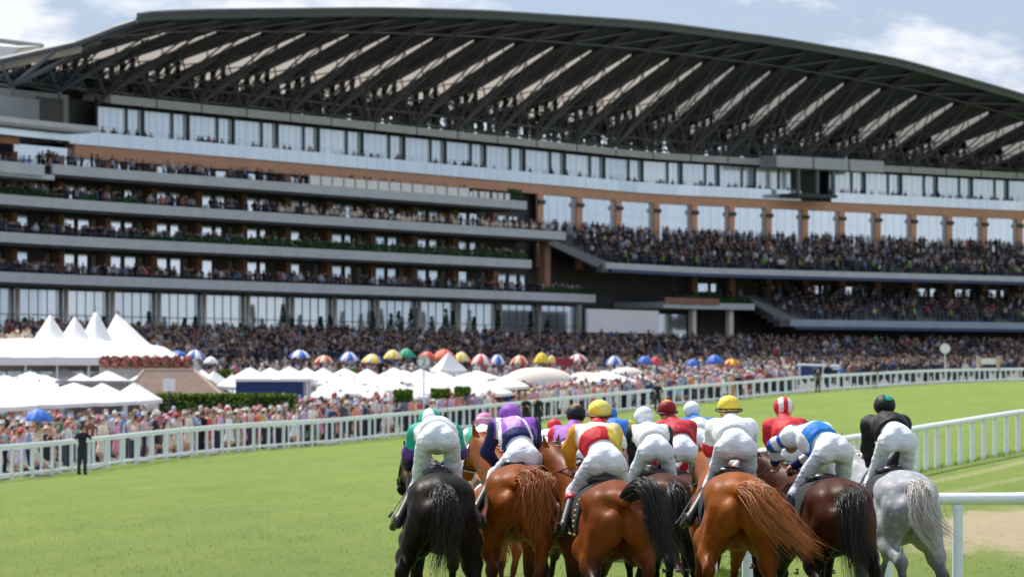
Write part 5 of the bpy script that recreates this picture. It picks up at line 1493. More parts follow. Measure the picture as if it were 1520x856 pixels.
def horse_body(p):
    B = Body(); W = p.get('w', 1.0) * .905
    # trunk
    B.ell((0, .12, 1.20), (.285 * W, .78, .315), .08)
    B.ell((0, .62, 1.22), (.235, .36, .36), .10)
    B.cap((0, -.45, 1.38), (0, .42, 1.375), .175, .15, .10)
    B.cap((0, .28, 1.47), (0, .68, 1.53), .075, .075, .12)        # withers
    B.ell((0, -.52, 1.42), (.215 * W, .42, .165), .10)                 # loin and croup
    B.ell((0, -.30, 1.10), (.25 * W, .35, .21), .12)
    for s in (-1, 1):
        B.ell((s * .155 * W, -.55, 1.365), (.150, .32, .180), .07, rz=s * .12)      # gluteus
        B.ell((s * .165 * W, -.80, 1.21), (.108, .17, .20), .05, rx=-.18)                    # biceps femoris
        B.ell((s * .082 * W, -.93, 1.20), (.070, .10, .15), .07, rx=-.12)                   # semitendinosus
        B.ell((s * .195 * W, -.56, 1.10), (.125, .20, .26), .05, rx=.25)                     # thigh
        B.ell((s * .225 * W, -.40, 1.41), (.055, .09, .06), .09)                                # point of hip
        B.ell((s * .19, .60, 1.12), (.12, .17, .26), .07, rx=.3)                            # shoulder
        B.ell((s * .13, .78, 1.02), (.10, .14, .16), .07)
    B.cap((0, -.92, 1.44), (0, -1.04, 1.42), .06, .045, .06)   # dock
    # hind legs
    for s, L in ((-1, p['hl']), (1, p['hr'])):
        st0 = np.array(L[0]); hk0 = np.array(L[1]); gk = st0 + (hk0 - st0) * .55 + np.array((0, -.02, .0))
        B.cap((s * .095 * W, -.94, 1.24), gk, .080, .058, .06); B.cap((s * .175 * W, -.80, 1.26), gk + (s * .015, .03, .03), .115, .066, .05)
        hip = np.array((s * .19 * W, -.62, 1.06)); st = np.array(L[0]); hk = np.array(L[1]); fe = np.array(L[2]); ho = np.array(L[3])
        B.cap(hip, st, .150, .108, .07)
        B.cap(st, st + (hk - st) * .55, .108, .070, .06); B.cap(st + (hk - st) * .5, hk, .08, .052, .05)
        B.ell(hk, (.052, .068, .07), .035); B.cap(hk + (0, -.04, .03), hk + (0, -.02, .14), .022, .015, .03)
        B.cap(hk, fe, .043, .034, .03); B.ell(fe, (.042, .048, .045), .03); B.cap(fe, ho, .034, .04, .03)
    for s, L in ((-1, p['fl']), (1, p['fr'])):
        el = np.array((s * .17, .56, .98)); kn = np.array(L[0]); fe = np.array(L[1]); ho = np.array(L[2])
        B.cap(el, kn, .10, .052, .06); B.ell(kn, (.05, .052, .06), .03); B.cap(kn, fe, .036, .031, .03); B.ell(fe, (.04, .045, .042), .03); B.cap(fe, ho, .033, .04, .03)
    # neck and head
    po = np.array(p['poll']); mu = np.array(p['muzzle'])
    nb = np.array((0, .62, 1.30))
    B.cap(nb, po + (po - nb) * -.1, .215, .105, .09); B.cap((0, .60, 1.45), po, .09, .075, .10); B.cap((0, .72, 1.18), po + (mu - po) * .12 + np.array((0, -.06, -.10)), .15, .085, .10)
    ax_ = mu - po
    B.cap(po + ax_ * .05, po + ax_ * .40, .088, .082, .05); B.cap(po + ax_ * .38, po + ax_ * .9, .078, .052, .05); B.ell(po + ax_ * .95, (.055, .06, .058), .04)
    jw = po + ax_ * .28 + np.array((0, -.07, -.07)); B.ell(jw, (.058, .095, .10), .05)
    side = np.cross(ax_, (0, 0, 1)); side /= np.linalg.norm(side)
    for s in (-1, 1):
        e0 = po + side * s * .055 + np.array((0, -.02, .05)); B.cap(e0, e0 + side * s * .03 + np.array((0, -.03 + p.get('ear', 0), .13)), .028, .010, .02)
        B.ell(po + ax_ * .33 + side * s * .068 + np.array((0, 0, .025)), (.025, .03, .025), .02)
        B.ell(po + ax_ * .93 + side * s * .04, (.022, .024, .022), .02)
    return B

GALLOPS = [  # hind L, hind R: stifle, hock, fetlock, hoof;  front: knee, fetlock, hoof
 dict(hl=[(-.24, -.40, .98), (-.23, -.84, .66), (-.22, -.55, .22), (-.22, -.46, .06)], hr=[(.23, -.50, 1.0), (.20, -1.08, .80), (.13, -1.16, .44), (.12, -1.28, .34)], fl=[(-.17, .95, .72), (-.15, 1.12, .42), (-.15, 1.22, .32)], fr=[(.16, .62, .56), (.15, .50, .28), (.15, .40, .22)]),
 dict(hl=[(-.25, -.50, 1.0), (-.25, -1.02, .70), (-.25, -1.10, .34), (-.25, -1.20, .24)], hr=[(.24, -.40, .97), (.22, -.72, .60), (.20, -.48, .22), (.20, -.40, .06)], fl=[(-.16, .60, .55), (-.15, .45, .30), (-.15, .34, .26)], fr=[(.17, .98, .74), (.15, 1.20, .46), (.15, 1.30, .36)]),
 dict(hl=[(-.25, -.48, 1.0), (-.29, -1.02, .74), (-.36, -.80, .26), (-.38, -.74, .07)], hr=[(.25, -.45, .98), (.27, -.86, .62), (.31, -.65, .24), (.32, -.58, .06)], fl=[(-.17, .85, .62), (-.15, .95, .30), (-.15, 1.02, .2)], fr=[(.16, .9, .72), (.15, 1.1, .48), (.15, 1.18, .40)]),
]
# horse table: name, photo x of croup, y of croup, px/m, yaw (deg left), coat, gallop pose, extras
def img_l(H0, pts):
    return pts
HORSES = [
 dict(k='H1', x=655, y=702, s=172, yaw=3, coat='black', pose=2, poll=(-.19, 1.42, 1.66), muzzle=(-.27, 1.84, 1.36), w=1.0, cloth='bl',
      tail=[(655, 728, -.05), (660, 745, -.22), (662, 780, -.2), (655, 850, -.12)], ts=(.045, .13), tn=240, hl=[(-.24, -.45, 1.0), (-.35, -.95, .74), (-.42, -.95, .38), (-.44, -1.04, .28)], label='black horse galloping at the left of the field, tail hanging straight'),
 dict(k='H2', x=737, y=716, s=126, yaw=5, coat='chestnut2', pose=0, poll=(-.12, 1.45, 1.72), muzzle=(-.18, 1.86, 1.40), cloth='wh',
      tail=[(737, 728, -.05), (740, 745, -.2), (744, 790, -.2), (748, 830, -.1)], ts=(.04, .1), tn=90, label='chestnut horse mostly hidden between the black horse and the purple jockey\'s chestnut'),
 dict(k='H3', x=768, y=690, s=166, yaw=2, coat='chestnut', pose=0, poll=(-.27, 1.40, 1.76), muzzle=(-.40, 1.78, 1.42), cloth='bl',
      tail=[(790, 700, -.05), (797, 712, -.22), (798, 745, -.30), (792, 800, -.16)], ts=(.05, .16), tn=260, wave=.05, label='chestnut horse with thick wavy tail under the purple and navy jockey'),
 dict(k='H4', x=824, y=702, s=106, yaw=5, coat='brown', pose=1, poll=(-.12, 1.45, 1.72), muzzle=(-.18, 1.86, 1.40), cloth='wh',
      tail=[(824, 712, -.05), (826, 730, -.2), (826, 760, -.2), (828, 790, -.1)], ts=(.04, .1), tn=60, label='brown horse far ahead, hidden behind the purple and red jockey'),
 dict(k='H5', x=834, y=712, s=144, yaw=8, coat='bay', pose=1, poll=(-.12, 1.45, 1.76), muzzle=(-.2, 1.86, 1.44), cloth='wh',
      tail=[(838, 722, -.05), (842, 745, -.2), (842, 780, -.2), (840, 820, -.1)], ts=(.04, .09), tn=90, label='bay horse ridden by the black-capped jockey, mostly hidden behind the large bay'),
 dict(k='H6', x=915, y=714, s=172, yaw=9, coat='bay', pose=1, poll=(-.24, 1.38, 1.80), muzzle=(-.36, 1.76, 1.44), cloth='gold',
      tail=[(942, 722, -.05), (962, 716, -.2), (976, 745, -.3), (974, 790, -.3), (1010, 835, -.3)], ts=(.05, .13), tn=260, hr=[(.23, -.50, 1.02), (.20, -1.06, .84), (.10, -1.12, .48), (.08, -1.22, .40)], label='large bay horse with black tail blown to the right, gold-trimmed black saddle cloth'),
 dict(k='H7', x=918, y=700, s=112, yaw=5, coat='brown', pose=0, poll=(-.12, 1.45, 1.72), muzzle=(-.18, 1.86, 1.40), cloth='wh',
      tail=[(918, 712, -.05), (920, 730, -.2), (920, 760, -.2), (920, 790, -.1)], ts=(.04, .1), tn=60, label='brown horse in the leading group hidden behind the yellow-capped front jockey'),
 dict(k='H8', x=988, y=703, s=146, yaw=6, coat='darkbay', pose=2, poll=(-.12, 1.45, 1.72), muzzle=(-.18, 1.86, 1.40), cloth='bl',
      tail=[(1003, 718, -.05), (1008, 735, -.2), (1006, 770, -.25), (1010, 810, -.2)], ts=(.05, .12), tn=150, label='dark bay horse seen between the large bay and the chestnut with the streaming tail'),
 dict(k='H9', x=1022, y=706, s=138, yaw=6, coat='darkbay', pose=0, poll=(-.12, 1.45, 1.70), muzzle=(-.18, 1.86, 1.38), cloth='bl',
      tail=[(1025, 718, -.05), (1030, 740, -.2), (1032, 770, -.2), (1032, 800, -.1)], ts=(.05, .1), tn=90, label='dark horse under the jockey in dark red, behind the streaming-tailed chestnut'),
 dict(k='H10', x=1040, y=692, s=122, yaw=4, coat='chestnut2', pose=1, poll=(-.12, 1.45, 1.72), muzzle=(-.18, 1.86, 1.40), cloth='wh',
      tail=[(1040, 705, -.05), (1042, 725, -.2), (1042, 760, -.2), (1042, 790, -.1)], ts=(.04, .1), tn=60, label='orange chestnut horse showing only its rump beyond the dark bays'),
 dict(k='H11', x=1094, y=701, s=168, yaw=3, coat='chestnut2', pose=2, poll=(-.06, 1.45, 1.66), muzzle=(-.10, 1.88, 1.34), cloth='bl',
      tail=[(1118, 722, -.05), (1130, 735, -.22), (1150, 768, -.32), (1212, 818, -.36)], ts=(.05, .17), tn=330, wave=.035, label='bright chestnut horse with long tail streaming down to the right'),
 dict(k='H12', x=1186, y=716, s=147, yaw=8, coat='darkbay', pose=1, poll=(-.1, 1.42, 1.66), muzzle=(-.16, 1.82, 1.36), cloth='wh',
      tail=[(1186, 726, -.05), (1190, 750, -.2), (1190, 790, -.2), (1190, 830, -.1)], ts=(.04, .1), tn=90, label='dark horse carrying the red-jacketed jockey, hidden between chestnut and dark bay'),
 dict(k='H13', x=1247, y=711, s=168, yaw=9, coat='darkbay', pose=0, poll=(-.26, 1.38, 1.70), muzzle=(-.38, 1.74, 1.34), cloth='bl', mane='brown',
      tail=[(1256, 735, -.05), (1264, 748, -.22), (1268, 790, -.24), (1276, 862, -.16)], ts=(.06, .15), tn=300, label='dark bay horse with full black tail under the blue and white jockey'),
 dict(k='H14', x=1346, y=699, s=160, yaw=7, coat='grey', pose=1, poll=(-.27, 1.42, 1.74), muzzle=(-.36, 1.78, 1.42), cloth='bl', w=.95,
      tail=[(1358, 716, -.05), (1366, 728, -.22), (1372, 768, -.28), (1408, 800, -.34)], ts=(.05, .13), tn=200, wave=.04, hr=[(.24, -.42, .98), (.30, -.80, .62), (.34, -.60, .24), (.35, -.52, .07)], hl=[(-.24, -.46, 1.0), (-.14, -1.0, .76), (-.12, -1.05, .40), (-.12, -1.15, .3)], label='dapple grey horse at the right of the field with wispy pale tail'),
]
def place_of(h):
    """horse origin so that the croup (0,-.62,1.575) lands on its measured spot"""
    Y = FPX / h['s']; X = (h['x'] - 760) / h['s']; Z = EYE - (h['y'] - HZ) / h['s']
    a = R(h['yaw']); ca, sa = math.cos(a), math.sin(a)
    ly = -.62
    return np.array([X + ly * sa, Y - ly * ca, Z - 1.585]), a
def to_local(h, w):
    o, a = place_of(h); d = np.array(w) - o; ca, sa = math.cos(-a), math.sin(-a)
    return np.array([d[0] * ca - d[1] * sa, d[0] * sa + d[1] * ca, d[2]])
hpos = {}
for hi, h in enumerate(HORSES):
    o0, a = place_of(h); hpos[h['k']] = (o0, a)
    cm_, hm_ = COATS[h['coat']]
    root = empty('horse', tuple(o0), a, h['label'], 'horse', None)
    p = dict(GALLOPS[h['pose']]); p.update({k: h[k] for k in ('poll', 'muzzle', 'w', 'hl', 'hr') if k in h})
    rr = np.random.RandomState(200 + hi)
    B = horse_body(p)
    vox = .018 if h['s'] > 150 else .026
    V, F = sdf_mesh(B, vox, wr=.0048, wfreq=10, seed=hi)
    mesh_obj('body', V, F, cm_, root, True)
    # hooves
    for key in ('hl', 'hr', 'fl', 'fr'):
        c = np.array(p[key][-1]); mb = MB(); mb.lathe((c[0], c[1], c[2] - .055), [(.062, 0), (.05, .07), (.045, .085)], 12); mb.build('hoof', hoof_m, root, True)
    # tail
    tl = [to_local(h, at(x, y, FPX / h['s'] - .40 + dy)) for x, y, dy in h['tail']]
    dock = np.array([0, -1.0, 1.435]); tl = [dock, dock * .4 + tl[0] * .6] + tl[1:]
    V, F, cc = hair_mesh(tl, int(h['tn'] * 2.4), h['ts'][0], h['ts'][1],   .0046 if h['s'] > 150 else .010, rr, h.get('wave', .028))
    to = mesh_obj('tail', V, F, hm_, root, True, col=cc)
    # mane along the crest
    po = np.array(p['poll']); w0 = np.array([0, .66, 1.60]); Vs, Fs, Cs = [], [], []; k = 0
    for j in range(9):
        c = w0 + (po + np.array([0, -.02, .07]) - w0) * j / 8
        g = [c, c + np.array([.05, -.04, .03]), c + np.array([.12, -.10, -.06]), c + np.array([.15, -.14, -.16])]
        V, F, cc = hair_mesh(g, 16, .03, .05, .006 if vox < .02 else .009, rr, .01, 6)
        Vs.append(V); Fs.append(F + k); Cs.append(cc); k += len(V)
    mesh_obj('mane', np.concatenate(Vs), np.concatenate(Fs), hm_, root, True, col=np.concatenate(Cs))
    # saddle cloth: the trunk's own shape, a little larger, trimmed to a panel
    tilt = .25
    cut = lambda X, Y, Z: np.maximum(np.maximum(np.abs(Y - .10 - (1.5 - Z) * tilt * .3) - .27, 1.08 - Z + 0 * X), Z - 1.62 + 0 * X)
    Bt = Body(); Bt.p = B.p[:7]
    V, F = sdf_mesh(Bt, .02, .022, cut, box=((-.42, -.35, 1.0), (.42, .55, 1.75)))
    cl = mesh_obj('saddle_cloth', V, F, cloth_wh if h['cloth'] == 'wh' else cloth_bl, root, True)
    if h['cloth'] == 'gold':
        cut2 = lambda X, Y, Z: np.maximum(np.maximum(np.maximum(np.abs(Y + .04 + .012 * np.sin(Z * 90)) - .030, 1.15 - Z + 0 * X), Z - 1.42 + 0 * X), (-.2 - np.sin(Z * 130)) * .01)
        V, F = sdf_mesh(Bt, .012, .028, cut2, box=((-.42, -.15, 1.05), (.42, .15, 1.55))); mesh_obj('gold_lettering', V, F, gold, cl, True)
        cut3 = lambda X, Y, Z: np.maximum(np.maximum(np.abs(Z - 1.105) - .014, np.abs(Y - .14) - .26), 0 * X - 1)
        V, F = sdf_mesh(Bt, .01, .028, cut3, box=((-.42, -.2, 1.05), (.42, .5, 1.2))); mesh_obj('gold_trim', V, F, gold, cl, True)
    cut4 = lambda X, Y, Z: np.maximum(np.abs(Y - .52) - .05, 0 * X + 0 * Z - 1)
    V, F = sdf_mesh(Bt, .02, .012, cut4, box=((-.42, .4, .7), (.42, .65, 1.75))); mesh_obj('girth', V, F, leather, root, True)
    S = Body(); S.ell((0, .12, 1.575), (.14, .24, .04), .04); S.ell((0, -.06, 1.59), (.10, .06, .035), .05); S.cap((0, .32, 1.60), (0, .36, 1.63), .045, .03, .05)
    V, F = sdf_mesh(S, .02); mesh_obj('saddle', V, F, leather, root, True)
    # bridle
    mu = np.array(p['muzzle']); axh = mu - po; side = np.cross(axh, (0, 0, 1)); side /= np.linalg.norm(side); upv = np.cross(side, axh); upv /= np.linalg.norm(upv)
    def loop(u, ra, rb, off=0):
        c = po + axh * u + upv * off; return [c + side * ra * math.cos(t) + upv * rb * math.sin(t) for t in np.linspace(0, 2 * math.pi, 17)]
    mb = MB(); mb.path(loop(.68, .074, .076), .009, 5); mb.path(loop(.10, .10, .115, -.01), .009, 5)
    for s in (-1, 1): mb.path([po + axh * .08 + side * s * .1, po + axh * .4 + side * s * .092, po + axh * .8 + side * s * .066], .009, 5)
    br_ = mb.build('bridle', leather, root)
    for s in (-1, 1):
        mb = MB(); mb.lathe(tuple(po + axh * .82 + side * s * .07), [(.02, -.004), (.02, .004)], 10); mb.build('bit_ring', white_post, br_)
        e = po + axh * .33 + side * s * .085 + np.array((0, 0, .027)); mb = MB(); mb.lathe(tuple(e), [(.002, -.016), (.014, -.008), (.017, 0), (.014, .008), (.002, .016)], 10); mb.build('eye', eye_m, root, True)
    h['bit'] = [root.matrix_world @ Vector((0, 0, 0))] ; h['_po'] = po; h['_ax'] = axh; h['_side'] = side; h['root'] = root
# ------------------------------------------------------------------ jockeys
silk_m = attr_mat('silk', .6, .08, 9, .85, 13, .2)
cap_m = attr_mat('cap cloth', .55, .05, 10, .3, 28, .25)
mb_, nt_, bb_ = new_mat('white breeches')
nt_.links.new(ramp(nt_, noise(nt_, 7, 4), [(.3, (.64, .68, .78)), (.7, (.76, .79, .87))]), bb_.inputs['Base Color']); bb_.inputs['Roughness'].default_value = .6
bb_.inputs['Subsurface Weight'].default_value = 0.0; mpb = N(nt_, 'ShaderNodeMapping'); mpb.inputs['Rotation'].default_value = (0, .6, .3); mpb.inputs['Scale'].default_value = (1, 1, 2.6); tcb = N(nt_, 'ShaderNodeTexCoord'); nt_.links.new(tcb.outputs['Object'], mpb.inputs['Vector']); bump(nt_, bb_, noise(nt_, 8, 2, .5, vec=mpb.outputs[0]), .7, .03)
breech_m = mb_
skin_j = simple('jockey skin', (.50, .29, .20), .55, .1, 12)
boot_m = simple('black riding boot', (.014, .014, .016), .45, .2, 10, .4)
boot_red = simple('red boot top', (.5, .04, .06), .4, .1, 10)
goggle_m = simple('goggle strap', (.02, .02, .022), .5, .1, 10)
wC, nvy, pur, lil, gr, rd, yl, og, bk, bl, pk, mr, pb = (.80, .81, .82), (.02, .025, .12), (.26, .07, .46), (.48, .28, .66), (.02, .36, .26), (.60, .025, .04), (.80, .60, .08), (.70, .30, .03), (.012, .012, .014), (.03, .17, .62), (.66, .22, .42), (.22, .012, .02), (.62, .70, .80)
def A_(c): return np.array(c, float)
def sel(m, a, b): return np.where(m[:, None], A_(a), b if isinstance(b, np.ndarray) and b.ndim == 2 else A_(b))
# silk(u along back 0 waist..1 neck, v lateral -1..1, arm 0/-1/+1, w along arm 0..1)
def s1(u, v, a, w): c = sel((np.abs(v) > .62) & (u > .55), gr, wC); return sel(a != 0, sel(w < .35, gr, sel(w > .6, nvy, (.10, .05, .25))), c)
def s2(u, v, a, w): c = sel(np.abs(v) > .45, gr, wC); return sel(a != 0, sel((w > .3) & (w < .6), gr, wC), c)
def s3(u, v, a, w):
    c = sel(u < .24, nvy, sel((v > -.55) & (v < .12), lil, pur)); c = sel(np.abs(v - .50 + .55 * u - .1) < .075, wC, c); c = sel((np.abs(v + 1.0 - .25 * u) < .12), wC, c)
    return sel(a != 0, nvy, c)
def s4(u, v, a, w): return sel(a != 0, bk, wC)
def s5(u, v, a, w): return sel(a != 0, rd, (.34, .13, .50))
def s6(u, v, a, w):
    c = sel(u < .40, sel(v > .30, yl, rd), sel(v > .5, (.8, .62, .35), wC)); c = sel((u > .42) & (u < .50) & (v < .1), (.8, .45, .3), c); c = sel(u > .86, rd, c)
    return sel(a < 0, og, sel(a > 0, yl, c))
def s7(u, v, a, w): return sel(np.abs(v) > .9, yl, bl)
def s8(u, v, a, w): return sel(a != 0, bk, wC)
def s9(u, v, a, w): return sel(np.sin(u * 22 + v * 2) > .2, (.36, .02, .035), rd) if True else None
def s10(u, v, a, w): return sel(a != 0, bl, sel(u > .45, bl, wC))
def s11(u, v, a, w): return sel((a != 0) & (w > .38) & (w < .62), rd, wC)
def s12(u, v, a, w): return sel(u > 2, wC, rd)
def s13(u, v, a, w):
    c = sel((u < .42) & (v > -.75), (.02, .22, .66), sel((u > .42) & (u < .58), wC, sel((u > .58) & (u < .72), pb, wC))); c = sel((np.abs(v + .15 * u) < .16) & (u > .5), (.03, .12, .5), c)
    return sel(a != 0, sel(((w > .16) & (w < .30)) | ((w > .48) & (w < .60)), (.03, .12, .5), sel((w > .85), nvy, wC)), c)
def s14(u, v, a, w): return sel(u > 2, wC, bk)
def c_plain(col): return lambda d: np.tile(A_(col), (len(d), 1))
def c_quart(c1, c2, n=4, ph=.3): return lambda d: sel(np.sin(np.arctan2(d[:, 1], d[:, 0]) * n / 2 * 1.0 + ph) > 0, c1, c2)
def c_stripe(c1, c2): return lambda d: sel(np.sin(d[:, 0] * 62 + .6) > 0, c1, c2)
def c_hoop(c1, c2, z=.0, th=.016): return lambda d: sel(np.abs(d[:, 2] - z) < th, c2, c1)
JOCK = [
 dict(h='H1', b=(650, 649), hd=(638, 628), c=(646, 643), silk=s1, cap=c_quart(wC, gr, 6), lh=(606, 692), le=(607, 672), rh=(660, 690), lean=.0, label='jockey in white and green silks with navy sleeves on the black horse at left', stand=1),
 dict(h='H2', b=(712, 668), hd=(719, 628), c=(717, 645), silk=s2, cap=c_hoop(pk, wC, .05, .008), label='jockey in white and green silks with pink cap behind the purple jockey'),
 dict(h='H3', b=(776, 678), hd=(757, 620), c=(764, 634), silk=s3, cap=c_quart(pur, (.3, .1, .5), 4), label='jockey in purple silks with white diagonal sash and navy band'),
 dict(h='H4', b=(812, 665), hd=(823, 635), c=(818, 648), silk=s4, cap=c_plain(rd), label='jockey with red cap and white silks, mostly hidden left of the black-capped jockey'),
 dict(h='H5', b=(845, 678), hd=(855, 618), c=(848, 644), silk=s5, cap=lambda d: sel(d[:, 2] > .105, og, bk), label='jockey with black cap, purple silks and red sleeves', lh=(828, 678), le=(822, 664)),
 dict(h='H6', b=(898, 684), hd=(890, 615), c=(884, 643), silk=s6, cap=lambda d: sel(d[:, 2] < -.035, rd, sel(np.sin(d[:, 0] * 40) > .5, (.72, .66, .2), yl)), lh=(847, 688), le=(845, 665), boot='red', label='jockey in white, red and yellow silks with orange sleeve on the large bay', big=1.08),
 dict(h='H7', b=(912, 655), hd=(905, 618), c=(914, 632), silk=s7, cap=c_plain(bl), label='jockey in bright blue silks, only a shoulder showing behind the orange-sleeved one'),
 dict(h='H8', b=(973, 666), hd=(956, 622), c=(964, 643), silk=s8, cap=c_hoop(pb, wC, .03, .02), lh=(940, 690), le=(940, 668), label='jockey in white silks with black sleeves and pale striped cap'),
 dict(h='H9', b=(1014, 668), hd=(990, 611), c=(1002, 635), silk=s9, cap=lambda d: sel(d[:, 2] > .10, og, mr), label='jockey in dark red hooped silks with maroon cap'),
 dict(h='H10', b=(1038, 655), hd=(1027, 611), c=(1036, 630), silk=s10, cap=c_plain(wC), label='jockey with white cap and blue-shouldered white silks'),
 dict(h='H11', b=(1092, 661), hd=(1082, 608), c=(1086, 636), silk=s11, cap=c_hoop(yl, bk, -.012, .009), lh=(1062, 700), le=(1053, 664), label='jockey in white silks with red armband and yellow cap', stand=1, big=1.05),
 dict(h='H12', b=(1182, 668), hd=(1163, 608), c=(1166, 633), silk=s12, cap=c_stripe(rd, wC), lh=(1146, 668), le=(1141, 650), label='jockey in red jacket with red and white striped cap'),
 dict(h='H13', b=(1237, 666), hd=(1176, 652), c=(1198, 645), silk=s13, cap=c_quart(wC, bl, 4), lh=(1150, 686), le=(1150, 660), rh=(1180, 690), label='jockey in white and royal blue silks leaning far to the left', dy=(.38, .50), lowhead=1),
 dict(h='H14', b=(1332, 650), hd=(1313, 606), c=(1315, 630), silk=s14, cap=lambda d: sel((d[:, 2] > .06) & (d[:, 0] > .0) & (d[:, 0] < .07), gr, bk), lh=(1292, 692), le=(1288, 664), label='jockey all in black with black cap on the grey horse', stand=1),
]
def l2w(h, p):
    o, a = hpos[h['k']]; ca, sa = math.cos(a), math.sin(a)
    return np.array([o[0] + p[0] * ca - p[1] * sa, o[1] + p[0] * sa + p[1] * ca, o[2] + p[2]])
HB = {h['k']: h for h in HORSES}
for ji, j in enumerate(JOCK):
    h = HB[j['h']]; Yr = FPX / h['s']; Yp = Yr + .66; near = h['s'] > 140
    dy = j.get('dy', (.40, .60))
    Pv = at(*j['b'], Yp); C = at(*j['c'], Yp + dy[0]); Hd = at(*j['hd'], Yp + dy[1])
    lp = np.array([-.10, .88, 1.60]); 
    Hl = at(*j['lh'], Yp + .62) if 'lh' in j else l2w(h, (-.12, .80, 1.52))
    Hr = at(*j['rh'], Yp + .68) if 'rh' in j else l2w(h, (.09, .88, 1.52))
    lat = np.array([math.cos(R(h['yaw']) * .6), math.sin(R(h['yaw']) * .6), 0.0])
    if 'lowhead' in j: lat = lat * .98 + np.array([0, 0, .12])
    ax = C - Pv; ax = ax / np.linalg.norm(ax)
    ShL, ShR = C - lat * .165, C + lat * .165
    El = at(*j['le'], Yp + .46) if 'le' in j else (ShL + Hl) / 2 - lat * .10 + np.array([0, 0, -.03])
    Er = (ShR + Hr) / 2 + lat * .10 + np.array([0, 0, -.03])
    hipz = Pv + np.array([0, 0, -.03])
    hipL, hipR = hipz - lat * .105, hipz + lat * .105
    kw = .165 if j.get('stand') else .215
    kx = (Pv - hpos[h['k']][0]); sft = float(np.clip(kx @ lat, -.12, .05)); KnL, KnR = l2w(h, (-kw, .34, 1.47)) + lat * sft, l2w(h, (kw, .34, 1.47)) + lat * sft
    AnL, AnR = l2w(h, (-.355, .03, 1.16)), l2w(h, (.355, .03, 1.16))
    ToL, ToR = l2w(h, (-.40, .19, 1.09)), l2w(h, (.40, .19, 1.09))
    org = np.array([Pv[0], Pv[1], Pv[2]])
    L = lambda p: np.asarray(p) - org
    g = j.get('big', 1.0) * .90
    # full body, one continuous skin
    B = Body()
    up = Hd - C; upn = up / np.linalg.norm(up)
    B.ell(L(Pv), (.115, .10, .10), .04); B.cap(L(Pv), L(Pv + (C - Pv) * .6), .088, .098, .06); B.ell(L(Pv + (C - Pv) * .75), (.135, .13, .10), .06)
    B.cap(L(ShL), L(ShR), .065, .065, .06); B.cap(L(C), L(Hd - np.array([0, 0, .03])), .062, .052, .05)
    HC = Hd
    B.ell(L(HC), (.076, .098, .105), .03); fwd = np.array([-math.sin(R(h['yaw'])), math.cos(R(h['yaw'])), -.12])
    B.ell(L(HC + fwd * .05 + (0, 0, -.06)), (.055, .06, .06), .04)
    B.cap(L(HC + fwd * .092 + (0, 0, .0)), L(HC + fwd * .115 + (0, 0, -.035)), .010, .016, .015)
    B.ell(L(HC + fwd * .095 + (0, 0, -.068)), (.025, .012, .010), .012)
    for s in (-1, 1):
        B.ell(L(HC + lat * s * .076 + (0, 0, -.02)), (.010, .022, .032), .012); B.ell(L(HC + fwd * .088 + lat * s * .032 + (0, 0, .005)), (.014, .012, .011), .008)
    hands = Body()
    for s, S_, E_, Hn in ((-1, ShL, El, Hl), (1, ShR, Er, Hr)):
        B.cap(L(S_), L(E_), .050, .040, .04); B.cap(L(E_), L(Hn), .043, .027, .03)
        d = Hn - E_; d /= np.linalg.norm(d); sd = np.cross(d, (0, 0, 1)); sd /= np.linalg.norm(sd); dn = np.cross(sd, d)
        B.ell(L(Hn + d * .045), (.036, .042, .022), .02)
        for f, ln in zip((-.027, -.009, .009, .027), (.036, .042, .040, .032)):
            k0_ = Hn + d * .08 + sd * f; k1_ = k0_ + d * ln * .5 - dn * ln * .6; k2_ = k1_ - d * ln * .5 - dn * ln * .25
            B.cap(L(k0_), L(k1_), .0095, .0088, .006); B.cap(L(k1_), L(k2_), .0088, .0078, .006)
        t0_ = Hn + d * .02 - sd * s * .03; t1_ = t0_ + d * .04 - sd * s * .02 - dn * .01; t2_ = t1_ + d * .025 + sd * s * .018 - dn * .02
        B.cap(L(t0_), L(t1_), .013, .010, .012); B.cap(L(t1_), L(t2_), .010, .008, .006)
    for hp, K, An, To in ((hipL, KnL, AnL, ToL), (hipR, KnR, AnR, ToR)):
        B.cap(L(hp), L(K), .070, .050, .04); B.cap(L(K), L(An), .046, .034, .04); B.cap(L(An), L(To), .036, .030, .03)
    V, F = sdf_mesh(B, .0115 if near else .016)
    root = mesh_obj('person', V, F, skin_j, None, True, loc=tuple(org)); tag(root, j['label'], 'jockey')
    vox = .0125 if near else .018
    # breeches
    Q = Body()
    Q.ell(L(Pv + (0, 0, .03)), (.130 * g, .12, .10), .05)
    for s, hp, K in ((-1, hipL, KnL), (1, hipR, KnR)):
        bt = Pv + lat * s * .084 * g + np.array([0, -.055, -.02]); Q.ell(L(bt), (.086 * g, .112, .108), .028)
        Q.cap(L(hp + lat * s * .008), L(hp + (K - hp) * .5), .085 * g, .076 * g, .022); Q.cap(L(hp + (K - hp) * .5), L(K), .076 * g, .062, .025); Q.cap(L(K), L(K + ((AnL if s < 0 else AnR) - K) * .22), .070, .056, .04)
    Q.cap(L(Pv), L(Pv + (C - Pv) * .45), .118, .125, .06)
    wp = L(Pv + (C - Pv) * .36)
    axw = ax + np.array([0, 0, .15]); axw /= np.linalg.norm(axw)
    cutb = lambda X, Y, Z: (X - wp[0]) * axw[0] + (Y - wp[1]) * axw[1] + (Z - wp[2]) * axw[2] - .02
    V, F = sdf_mesh(Q, vox, .004, cutb, wr=.004, wfreq=16, seed=ji); mesh_obj('breeches', V, F, breech_m, root, True)
